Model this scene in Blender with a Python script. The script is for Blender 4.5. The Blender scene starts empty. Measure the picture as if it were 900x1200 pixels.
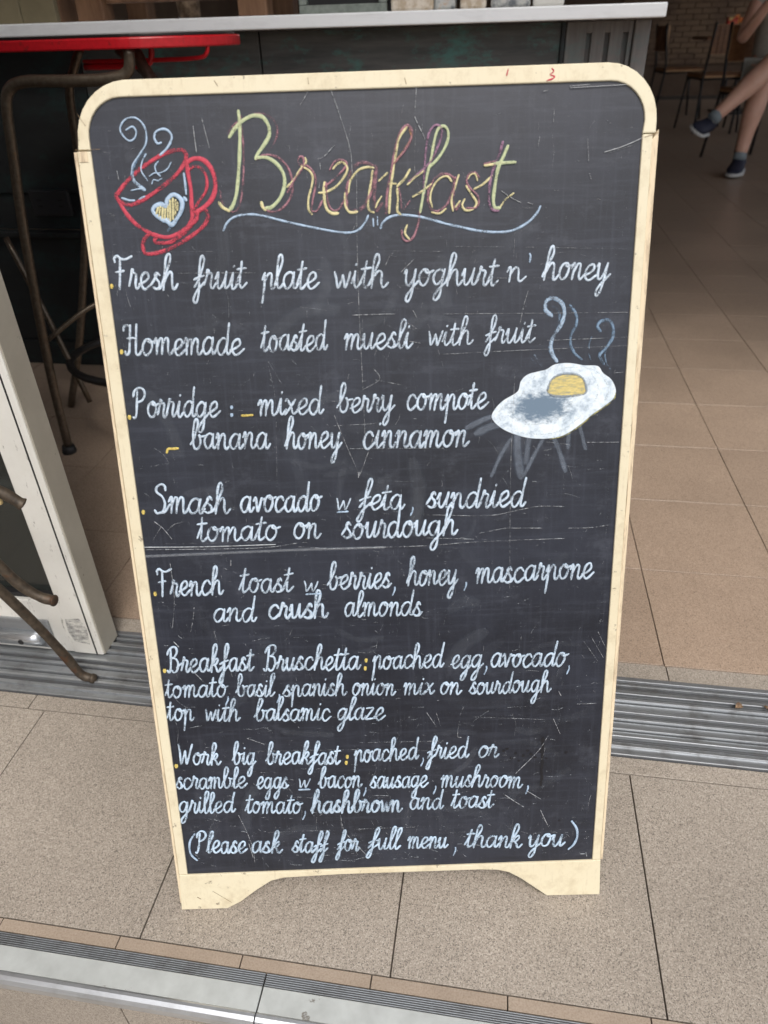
import bpy, bmesh, math, random
from mathutils import Vector, Matrix
R = math.radians
C = bpy.context.scene.collection
scene = bpy.context.scene
rnd = random.Random(7)

# ---------------------------------------------------------------- camera
cd = bpy.data.cameras.new('camera'); cam = bpy.data.objects.new('camera', cd); C.objects.link(cam)
cam.matrix_world = Matrix(((0.9885, -0.0629, 0.1372, 0), (0.1489, 0.5567, -0.8173, 0), (-0.0249, 0.8284, 0.5596, 0.88), (0, 0, 0, 1)))
cd.sensor_fit = 'VERTICAL'; cd.sensor_height = 36; cd.lens = 24.97; cd.clip_start = 0.02; cd.clip_end = 400
cd.dof.use_dof = True; cd.dof.focus_distance = 0.86; cd.dof.aperture_fstop = 6.5
scene.camera = cam
# ---------------------------------------------------------------- light: soft overcast day
SUN_EL, SUN_AZ = R(58), R(200)     # azimuth measured so that the sun stands behind the camera, a little to its right
w = bpy.data.worlds.new("World"); scene.world = w; w.use_nodes = True
nt = w.node_tree; nt.nodes.clear()
sky = nt.nodes.new('ShaderNodeTexSky'); sky.sky_type = 'NISHITA'; sky.sun_disc = False
sky.sun_elevation = SUN_EL; sky.sun_rotation = R(160); sky.dust_density = 4; sky.air_density = 1.0
hs = nt.nodes.new('ShaderNodeHueSaturation'); hs.inputs['Saturation'].default_value = 0.45
bg = nt.nodes.new('ShaderNodeBackground'); bg.inputs['Strength'].default_value = 0.12
wo = nt.nodes.new('ShaderNodeOutputWorld')
nt.links.new(sky.outputs[0], hs.inputs['Color']); nt.links.new(hs.outputs[0], bg.inputs[0]); nt.links.new(bg.outputs[0], wo.inputs[0])
sd = bpy.data.lights.new('sun', 'SUN'); sd.energy = 1.2; sd.angle = R(16); sd.color = (1, .95, .88)
sun = bpy.data.objects.new('sun', sd); C.objects.link(sun)
sdir = Vector((math.cos(SUN_EL) * .342, -math.cos(SUN_EL) * .94, math.sin(SUN_EL)))
sun.rotation_euler = sdir.to_track_quat('Z', 'Y').to_euler(); sun.location = (1, -4, 6)
scene.view_settings.view_transform = 'Standard'; scene.view_settings.look = 'None'
scene.view_settings.exposure = 0.55; scene.view_settings.gamma = 1
scene.cycles.max_bounces = 8

# ---------------------------------------------------------------- helpers
def obj(name, bm, m, parent=None, smooth=False, loc=None):
    me = bpy.data.meshes.new(name)
    bm.normal_update(); bm.to_mesh(me); bm.free()
    for x in (m if isinstance(m, (list, tuple)) else [m]): me.materials.append(x)
    if smooth:
        for p in me.polygons: p.use_smooth = True
    o = bpy.data.objects.new(name, me); C.objects.link(o)
    if parent: o.parent = parent
    if loc: o.location = loc
    return o
def tag(o, label=None, cat=None, group=None, kind=None):
    if label: o['label'] = label
    if cat: o['category'] = cat
    if group: o['group'] = group
    if kind: o['kind'] = kind
    return o
def thing(name, label, cat, loc=(0, 0, 0), rz=0, group=None):
    o = bpy.data.objects.new(name, None); C.objects.link(o); o.location = loc; o.rotation_euler = (0, 0, rz)
    o.empty_display_size = .05
    return tag(o, label, cat, group)
def copy_tree(o, parent=None):
    c = o.copy(); C.objects.link(c); c.parent = parent
    for ch in list(o.children): copy_tree(ch, c)
    return c
def box(bm, a, b, bev=0, seg=2, mi=0):
    x0, y0, z0 = a; x1, y1, z1 = b
    t = bmesh.new()
    bmesh.ops.create_cube(t, size=1)
    for v in t.verts:
        v.co = Vector(((x0 + x1) / 2 + v.co.x * (x1 - x0), (y0 + y1) / 2 + v.co.y * (y1 - y0), (z0 + z1) / 2 + v.co.z * (z1 - z0)))
    if bev: bmesh.ops.bevel(t, geom=t.edges[:], offset=bev, segments=seg, profile=.5, affect='EDGES')
    for f in t.faces: f.material_index = mi
    me = bpy.data.meshes.new('tmp'); t.to_mesh(me); t.free(); bm.from_mesh(me); bpy.data.meshes.remove(me)
    return bm
def smoothpts(P, n=6, closed=False):
    P = [Vector(p) for p in P]
    if len(P) < 3: return P
    out = []
    N = len(P)
    rng = range(N if closed else N - 1)
    for i in rng:
        if closed: a, b, c, d = P[i - 1], P[i], P[(i + 1) % N], P[(i + 2) % N]
        else:
            b, c = P[i], P[i + 1]
            a = P[i - 1] if i else b * 2 - c
            d = P[i + 2] if i + 2 < N else c * 2 - b
        for k in range(n):
            t = k / n; t2 = t * t; t3 = t2 * t
            out.append(.5 * ((2 * b) + (c - a) * t + (2 * a - 5 * b + 4 * c - d) * t2 + (3 * b - a - 3 * c + d) * t3))
    if not closed: out.append(P[-1])
    return out
def tube(bm, pts, r, seg=10, smooth=0, caps=True, mi=0):
    if smooth: pts = smoothpts(pts, smooth)
    pts = [Vector(p) for p in pts]; rings = []; up = Vector((.13, .29, .95)).normalized()
    for i, p in enumerate(pts):
        d = (pts[min(i + 1, len(pts) - 1)] - pts[max(i - 1, 0)]).normalized()
        s = d.cross(up)
        if s.length < .05: s = d.cross(Vector((1, 0, 0)))
        s.normalize(); u = s.cross(d).normalized(); up = u
        rr = r[min(len(r) - 1, int(i * len(r) / len(pts)))] if isinstance(r, (list, tuple)) else r
        rings.append([bm.verts.new(p + (s * math.cos(2 * math.pi * k / seg) + u * math.sin(2 * math.pi * k / seg)) * rr) for k in range(seg)])
    for a, b in zip(rings, rings[1:]):
        for k in range(seg):
            f = bm.faces.new((a[k], a[(k + 1) % seg], b[(k + 1) % seg], b[k])); f.smooth = True; f.material_index = mi
    if caps:
        bm.faces.new(rings[0][::-1]).material_index = mi; bm.faces.new(rings[-1]).material_index = mi
    return bm
def lathe(bm, prof, c=(0, 0, 0), seg=24):
    rings = []
    for r, z in prof: rings.append([bm.verts.new((c[0] + r * math.cos(2 * math.pi * k / seg), c[1] + r * math.sin(2 * math.pi * k / seg), c[2] + z)) for k in range(seg)])
    for a, b in zip(rings, rings[1:]):
        for k in range(seg):
            bm.faces.new((a[k], a[(k + 1) % seg], b[(k + 1) % seg], b[k])).smooth = True
    bm.faces.new(rings[0][::-1]); bm.faces.new(rings[-1])
    return bm
def prism(bm, outline, y0, y1, bev=0):
    """outline in (x, z); extruded along y"""
    t = bmesh.new()
    a = [t.verts.new((x, y0, z)) for x, z in outline]
    f = t.faces.new(a)
    r = bmesh.ops.extrude_face_region(t, geom=[f])
    vs = [e for e in r['geom'] if isinstance(e, bmesh.types.BMVert)]
    bmesh.ops.translate(t, verts=vs, vec=(0, y1 - y0, 0))
    bmesh.ops.recalc_face_normals(t, faces=t.faces[:])
    if bev:
        es = [e for e in t.edges if e.calc_length() > 0 and abs(e.verts[0].co.y - e.verts[1].co.y) < 1e-6]
        bmesh.ops.bevel(t, geom=es, offset=bev, segments=2, profile=.5, affect='EDGES')
    big = [f for f in t.faces if len(f.verts) > 4]
    bmesh.ops.triangulate(t, faces=big)
    me = bpy.data.meshes.new('tmp'); t.to_mesh(me); t.free(); bm.from_mesh(me); bpy.data.meshes.remove(me)
    return bm

# ---------------------------------------------------------------- materials
class M:
    def __init__(s, name, rough=.5, metal=0, spec=.5):
        s.m = bpy.data.materials.new(name); s.m.use_nodes = True; s.t = s.m.node_tree; s.b = s.t.nodes['Principled BSDF']
        s.b.inputs['Roughness'].default_value = rough; s.b.inputs['Metallic'].default_value = metal
        s.b.inputs['Specular IOR Level'].default_value = spec
        s.co = None
    def n(s, ty, **k):
        x = s.t.nodes.new(ty)
        for a, v in k.items(): setattr(x, a, v)
        return x
    def L(s, a, b): s.t.links.new(a, b)
    def world(s, scale=(1, 1, 1)):
        g = s.n('ShaderNodeNewGeometry'); mp = s.n('ShaderNodeMapping'); mp.inputs['Scale'].default_value = scale
        s.L(g.outputs['Position'], mp.inputs['Vector']); return mp.outputs[0]
    def local(s, scale=(1, 1, 1)):
        g = s.n('ShaderNodeTexCoord'); mp = s.n('ShaderNodeMapping'); mp.inputs['Scale'].default_value = scale
        s.L(g.outputs['Object'], mp.inputs['Vector']); return mp.outputs[0]
    def noise(s, vec, scale, detail=4, rough=.6):
        x = s.n('ShaderNodeTexNoise'); x.inputs['Scale'].default_value = scale; x.inputs['Detail'].default_value = detail; x.inputs['Roughness'].default_value = rough
        s.L(vec, x.inputs['Vector']); return x.outputs['Fac']
    def ramp(s, fac, stops):
        x = s.n('ShaderNodeValToRGB'); e = x.color_ramp.elements
        while len(e) < len(stops): e.new(.5)
        for i, (p, c) in enumerate(stops):
            e[i].position = p; e[i].color = (*c, 1) if isinstance(c, (tuple, list)) else (c, c, c, 1)
        s.L(fac, x.inputs[0]); return x.outputs[0]
    def mix(s, fac, a, b, mode='MIX'):
        x = s.n('ShaderNodeMix', data_type='RGBA', blend_type=mode)
        if isinstance(fac, (int, float)): x.inputs[0].default_value = fac
        else: s.L(fac, x.inputs[0])
        for i, v in ((6, a), (7, b)):
            if isinstance(v, (tuple, list)): x.inputs[i].default_value = (*v, 1)
            else: s.L(v, x.inputs[i])
        return x.outputs[2]
    def math(s, op, a, b=0.):
        x = s.n('ShaderNodeMath', operation=op)
        for i, v in ((0, a), (1, b)):
            if isinstance(v, (int, float)): x.inputs[i].default_value = v
            else: s.L(v, x.inputs[i])
        return x.outputs[0]
    def col(s, c):
        if isinstance(c, (tuple, list)): s.b.inputs['Base Color'].default_value = (*c, 1)
        else: s.L(c, s.b.inputs['Base Color'])
        return s
    def bump(s, h, strength=.3, dist=.002):
        x = s.n('ShaderNodeBump'); x.inputs['Strength'].default_value = strength; x.inputs['Distance'].default_value = dist
        s.L(h, x.inputs['Height']); s.L(x.outputs[0], s.b.inputs['Normal']); return s
    def rough(s, fac, a, b):
        x = s.n('ShaderNodeMapRange'); x.inputs['To Min'].default_value = a; x.inputs['To Max'].default_value = b
        s.L(fac, x.inputs['Value']); s.L(x.outputs[0], s.b.inputs['Roughness']); return s

def mat_tile(name, base, dark, light, rough=.45):
    m = M(name, rough); v = m.world()
    vo = m.n('ShaderNodeTexVoronoi'); vo.inputs['Scale'].default_value = 800; m.L(v, vo.inputs['Vector']); sp_ = m.n('ShaderNodeSeparateColor'); m.L(vo.outputs['Color'], sp_.inputs[0]); n1 = sp_.outputs[0]
    vo2 = m.n('ShaderNodeTexVoronoi'); vo2.inputs['Scale'].default_value = 900; m.L(v, vo2.inputs['Vector']); sp2 = m.n('ShaderNodeSeparateColor'); m.L(vo2.outputs['Color'], sp2.inputs[0]); n2 = sp2.outputs[1]; big = m.noise(v, 3.5, 4)
    c = m.ramp(n1, [(0., tuple((p * .55 + q * .45) for p, q in zip(base, dark))), (.3, tuple(p * .92 for p in base)), (.7, tuple(p * 1.04 for p in base)), (1., tuple((p * .5 + q * .5) for p, q in zip(base, light)))])
    c = m.mix(m.ramp(n2, [(.11, .8), (.17, 0.)]), c, tuple(x * .35 for x in base))
    oi = m.n('ShaderNodeObjectInfo')
    c = m.mix(1, c, m.ramp(oi.outputs['Random'], [(0, .93), (1, 1.04)]), 'MULTIPLY')
    c = m.mix(1, c, m.ramp(big, [(.3, .86), (.7, 1.07)]), 'MULTIPLY')
    # grime near spills
    sp = m.noise(v, 14, 5, .7); c = m.mix(m.ramp(sp, [(.66, 0.), (.80, .18)]), c, tuple(x * .6 for x in base))
    m.col(c).bump(n1, .05, .0003).rough(big, rough - .08, rough + .12)
    return m.m
TILE_OUT = mat_tile('granite_tile_outside', (.365, .32, .27), (.15, .12, .095), (.62, .56, .49), .5)
TILE_IN = mat_tile('granite_tile_inside', (.40, .30, .225), (.19, .135, .095), (.52, .42, .33), .30)
m = M('grout', .9); m.col(m.ramp(m.noise(m.world(), 60, 4), [(.3, (.05, .042, .034)), (.7, (.13, .11, .09))])); GROUT = m.m
m = M('trim_tile', .6); v = m.world(); n = m.noise(v, 12, 5)
m.col(m.mix(m.ramp(m.noise(v, 500, 2), [(.4, 0.), (.7, .4)]), m.ramp(n, [(.3, (.31, .25, .195)), (.7, (.41, .335, .265))]), (.16, .1, .06))); TRIM = m.m

def mat_alu(name, base=(.5, .5, .49), rough=.4, metal=.75, dirt=.5, streak=(2, 60, 60)):
    m = M(name, rough, metal); v = m.world(streak); n = m.noise(v, 3, 6, .7); n2 = m.noise(m.world(), 22, 6, .7)
    c = m.mix(m.ramp(n, [(.4, 0.), (.75, .35)]), base, tuple(x * .55 for x in base))
    c = m.mix(m.ramp(n2, [(.5, 0.), (.68, dirt)]), c, (.09, .075, .06))
    m.col(c).rough(n, rough - .1, rough + .2).bump(n2, .2, .0008); return m.m
ALU = mat_alu('worn_aluminium', (.42, .44, .46), .36)
ALU_DARK = mat_alu('dirty_track_metal', (.10, .104, .11), .5, .4, .4)
ALU_BRIGHT = mat_alu('polished_aluminium', (.64, .67, .70), .28, .85, .2)
m = M('worn_grey_nosing', .5, .25); v = m.world(); n = m.noise(v, 9, 8, .72); n2 = m.noise(v, 40, 5)
c = m.mix(m.ramp(n2, [(.3, 0.), (.75, .7)]), (.56, .59, .58), (.38, .40, .39))
w1 = m.noise(v, 7, 9, .75); c = m.mix(m.ramp(w1, [(.585, 0.), (.60, .9), (.615, .3), (.66, 0.)]), c, (.10, .07, .045))
m.col(c).bump(n, .25, .0006); NOSING = m.m

m = M('white_door_paint', .45); v = m.world(); n = m.noise(v, 6, 7, .7); n2 = m.noise(m.world((25, 25, 6)), 4, 6, .75)
c = m.mix(m.ramp(n, [(.45, 0.), (.75, .45)]), (.80, .79, .74), (.58, .55, .48))
c = m.mix(m.ramp(n2, [(.60, 0.), (.66, .75)]), c, (.14, .12, .10))
m.col(c).bump(n2, .1, .0005); DOORWHITE = m.m
m = M('grey_beige_door_edge', .5); n = m.noise(m.world(), 9, 7, .7); n2 = m.noise(m.world(), 60, 4, .7)
c = m.mix(m.ramp(n, [(.4, 0.), (.75, .5)]), (.46, .43, .36), (.30, .27, .22)); c = m.mix(m.ramp(n2, [(.66, 0.), (.72, .8)]), c, (.08, .07, .055)); m.col(c); DOOREDGE = m.m
m = M('black_rubber', .6); m.col((.015, .015, .016)); RUBBER = m.m
m = M('dark_glass', .08); m.col((.02, .024, .024)); m.b.inputs['Transmission Weight'].default_value = .85; m.b.inputs['IOR'].default_value = 1.45; m.b.inputs['Base Color'].default_value = (.16, .18, .17, 1); GLASS = m.m

def mat_rust(name, a, b, rust, rough=.5, metal=.4, th=.55):
    m = M(name, rough, metal); v = m.world(); n = m.noise(v, 30, 7, .7); n2 = m.noise(v, 120, 4)
    c = m.mix(m.ramp(n2, [(.35, 0.), (.65, 1.)]), a, b); c = m.mix(m.ramp(n, [(th, 0.), (th + .08, .9)]), c, rust)
    m.col(c).bump(n, .4, .001); return m.m
RUST = mat_rust('rusty_brown_steel', (.045, .034, .024), (.095, .072, .050), (.085, .038, .018), .55, .3, .55)
STOOLTUBE = mat_rust('brown_grey_tube', (.10, .075, .055), (.15, .12, .09), (.16, .08, .03), .32, .6, .62)
REDMETAL = mat_rust('chipped_red_paint', (.50, .012, .02), (.40, .01, .015), (.04, .02, .015), .3, 0, .585)
BLACKMETAL = mat_rust('black_steel', (.012, .012, .013), (.02, .018, .017), (.03, .018, .01), .4, .2, .62)

def mat_wood(name, a, b, grain=(1, 14, 14), patch=None, rough=.6, sc=4):
    m = M(name, rough); v = m.world(grain); n = m.noise(v, sc, 7, .65)
    c = m.ramp(n, [(.3, a), (.7, b)])
    if patch:
        p = m.noise(m.world((1, 1, 2)), 7, 7, .78); c = m.mix(m.ramp(p, [(.51, 0.), (.64, .85)]), c, patch)
    m.col(c).bump(n, .3, .001); return m.m
COUNTER_DARK = mat_wood('dark_teal_worn_wood', (.032, .036, .036), (.11, .105, .098), (1, 6, 10), (.06, .17, .15))
COUNTER_GREY = mat_wood('grey_worn_wood', (.10, .09, .085), (.20, .185, .175), (14, 14, 1), (.11, .15, .145))
COUNTER_BLACK = mat_wood('black_painted_panel', (.006, .007, .008), (.014, .016, .017), (2, 6, 6), (.012, .03, .03))
m = M('white_benchtop', .35); n = m.noise(m.world((3, 10, 10)), 5, 7, .7); m.col(m.mix(m.ramp(n, [(.5, 0.), (.72, .45)]), (.86, .88, .90), (.66, .67, .68))); BENCH = m.m
WOOD_BROWN = mat_wood('brown_crate_wood', (.10, .045, .02), (.24, .13, .07), (12, 12, 2))
WOOD_CHAIR = mat_wood('varnished_chair_wood', (.14, .05, .018), (.27, .12, .045), (3, 12, 12), None, .35)
WOOD_TAN = mat_wood('light_chair_edge', (.45, .24, .11), (.6, .36, .18), (3, 20, 20), None, .4)

m = M('cream_painted_wood', .5); v = m.local(); n = m.noise(v, 7, 6, .7); g = m.noise(m.local((60, 60, 6)), 6, 5, .7); sp = m.noise(v, 70, 5, .75)
c = m.mix(m.ramp(n, [(.35, 0.), (.7, .6)]), (.72, .66, .49), (.67, .565, .375))
c = m.mix(m.ramp(g, [(.58, 0.), (.70, .28)]), c, (.42, .33, .21)); c = m.mix(m.ramp(m.noise(v, 28, 7, .8), [(.50, 0.), (.68, .55)]), c, (.50, .42, .28))
c = m.mix(m.ramp(sp, [(.63, 0.), (.67, .8)]), c, (.20, .16, .11))
m.col(c).bump(g, .15, .0008); CREAM = m.m
m = M('raw_cut_edge', .7); n = m.noise(m.local((40, 40, 5)), 6, 5, .7)
m.col(m.mix(m.ramp(n, [(.5, 0.), (.66, .7)]), (.72, .60, .42), (.35, .26, .17))); CREAM_EDGE = m.m

BOARD_C = (.0070, .0085, .0155)
m = M('blackboard_paint', .36, 0, .6); v = m.local(); big = m.noise(v, 6, 7, .72); st = m.noise(m.local((4, 4, 60)), 2.5, 7, .75); sv = m.noise(m.local((70, 4, 3)), 2.5, 6, .7)
c = m.mix(m.ramp(big, [(.40, 0.), (.70, 1.)]), BOARD_C, (.023, .027, .042))
c = m.mix(m.ramp(st, [(.5, 0.), (.72, .55)]), c, (.046, .052, .072)); c = m.mix(m.ramp(sv, [(.52, 0.), (.72, .45)]), c, (.044, .049, .068))
cl = m.noise(m.local((1, 1, 1.6)), 17, 7, .78); c = m.mix(m.ramp(cl, [(.55, 0.), (.74, .5)]), c, (.080, .088, .112))
fine = m.noise(v, 900, 3, .75); c = m.mix(m.ramp(fine, [(.60, 0.), (.72, .4)]), c, (.15, .155, .165))
m.col(c).rough(cl, .30, .50).bump(m.noise(v, 260, 3), .10, .0003); BOARD = m.m

# chalk paint: colour from the stroke, broken up by the grain of the board
m = M('chalk_marker', .7, 0, .3)
at = m.n('ShaderNodeVertexColor', layer_name='chalk'); v = m.local()
n = m.noise(v, 1500, 2, .6); n2 = m.noise(v, 160, 4, .65)
nn = m.math('ADD', m.math('MULTIPLY', n, .6), m.math('MULTIPLY', n2, .4))
thr = m.math('SUBTRACT', .86, m.math('MULTIPLY', at.outputs['Alpha'], .49))
mask = m.n('ShaderNodeMapRange'); m.L(nn, mask.inputs['Value']); m.L(m.math('SUBTRACT', thr, .07), mask.inputs['From Min']); m.L(m.math('ADD', thr, .07), mask.inputs['From Max'])
var = m.mix(1, at.outputs['Color'], m.ramp(m.noise(v, 420, 3, .7), [(.3, .74), (.7, 1.12)]), 'MULTIPLY')
m.col(var); m.L(mask.outputs[0], m.b.inputs['Alpha']); CHALK = m.m
m = M('chalk_smear', .8, 0, .2)
at = m.n('ShaderNodeVertexColor', layer_name='chalk'); v = m.local(); nn = m.math('MULTIPLY', m.noise(m.local((1, 1, 1)), 120, 5, .7), 1.7)
m.col(at.outputs['Color']); m.L(m.math('MULTIPLY', at.outputs['Alpha'], nn), m.b.inputs['Alpha']); SMEAR = m.m
# fried egg: flat chalk drawing, patchy white with a grey smear
m = M('egg_white_chalk', .75, 0, .3); v = m.local(); n = m.noise(v, 45, 6, .7); n2 = m.noise(m.local((1, 1, 1)), 1300, 2)
GREY_NODE = m
EGGM = m.m

LIB = {'yellow': (.50, .54, .33), 'cream': (.68, .60, .34), 'pink': (.36, .18, .215), 'purple': (.30, .17, .25), 'orange': (.50, .27, .14), 'blue': (.42, .53, .68), 'dimblue': (.20, .29, .41),
       'red': (.55, .07, .105), 'smear': (.36, .42, .52), 'amber': (.66, .50, .14), 'white': (.82, .88, .92), 'grey': (.28, .34, .42), 'yellowdim': (.6, .55, .2), 'scr': (.50, .51, .53), 'crack': (.5, .53, .56), 'word': (.55, .65, .765)}
WORDS = [["Fresh",208,7198,790,7180,156],["fruit",941,7185,1424,7169,149],["plate",1565,7164,2088,7146,150],["with",2229,7145,2728,7138,150],["yoghurt",2875,7152,3744,7127,150],["n",3827,7157,4003,7155,135],["honey",4159,7169,4782,7143,150],["Homemade",213,6607,1348,6576,157],["toasted",1511,6599,2138,6592,149],["muesli",2299,6592,2946,6590,146],["with",3094,6604,3515,6596,134],["fruit",3639,6601,4104,6600,134],["Porridge",225,6008,1065,5991,157],["mixed",1433,5994,2068,5986,157],["berry",2200,5995,2758,5993,149],["compote",2884,5995,3668,5988,158],["banana",745,5686,1524,5662,161],["honey",1671,5654,2227,5645,162],["cinnamon",2446,5631,3483,5612,171],["Smash",311,5033,1071,5013,170],["avocado",1179,5017,1988,5001,171],["w",2141,5011,2278,5006,126],["feta",2367,5003,2832,4987,162],["sundried",3057,4993,4061,4979,171],["tomato",707,4720,1548,4705,161],["on",1698,4713,1965,4703,166],["sourdough",2186,4695,3370,4700,170],["French",222,4128,915,4120,169],["toast",1083,4130,1648,4131,164],["w",1757,4127,1897,4122,126],["berries",2009,4140,2673,4132,169],["honey",2841,4148,3376,4146,169],["mascarpone",3560,4144,4797,4172,173],["and",786,3812,1234,3802,158],["crush",1372,3820,1996,3820,168],["almonds",2176,3820,2993,3805,158],["Breakfast",222,3228,1161,3218,170],["Bruschetta",1265,3210,2314,3185,166],["poached",2446,3185,3219,3170,161],["egg",3303,3162,3648,3149,161],["avocado",3737,3157,4562,3135,167],["tomato",162,2919,844,2910,153],["basil",936,2900,1359,2893,154],["spanish",1451,2885,2149,2874,154],["onion",2217,2871,2685,2852,154],["mix",2773,2855,3112,2841,154],["on",3187,2843,3413,2834,155],["sourdough",3503,2830,4402,2829,155],["top",147,2628,446,2617,157],["with",569,2613,951,2597,157],["balsamic",1109,2595,1957,2561,163],["glaze",2037,2564,2560,2543,163],["Work",199,2048,685,2035,163],["big",813,2029,1076,2018,164],["breakfast",1194,2018,2034,1987,164],["poached",2199,2004,2930,2017,164],["fried",3028,2013,3500,2013,164],["or",3615,2008,3839,1998,159],["scramble",141,1729,953,1712,162],["eggs",1062,1695,1424,1684,162],["w",1542,1687,1666,1682,128],["bacon",1769,1677,2267,1656,162],["sausage",2366,1644,3029,1633,163],["mushroom",3174,1629,4118,1582,163],["grilled",141,1398,788,1375,165],["tomato",902,1365,1556,1336,166],["hashbrown",1666,1332,2723,1311,172],["and",2818,1332,3203,1318,166],["toast",3298,1331,3788,1315,167],["(",182,735,266,732,185],["Please",270,819,873,792,178],["ask",937,791,1289,776,179],["staff",1407,777,1824,758,173],["for",1939,779,2202,767,173],["full",2304,789,2689,772,173],["menu",2775,781,3254,766,173],["thank",3457,763,4135,733,180],["you",4211,742,4649,735,180],[")",4706,683,4814,678,187]]
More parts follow.
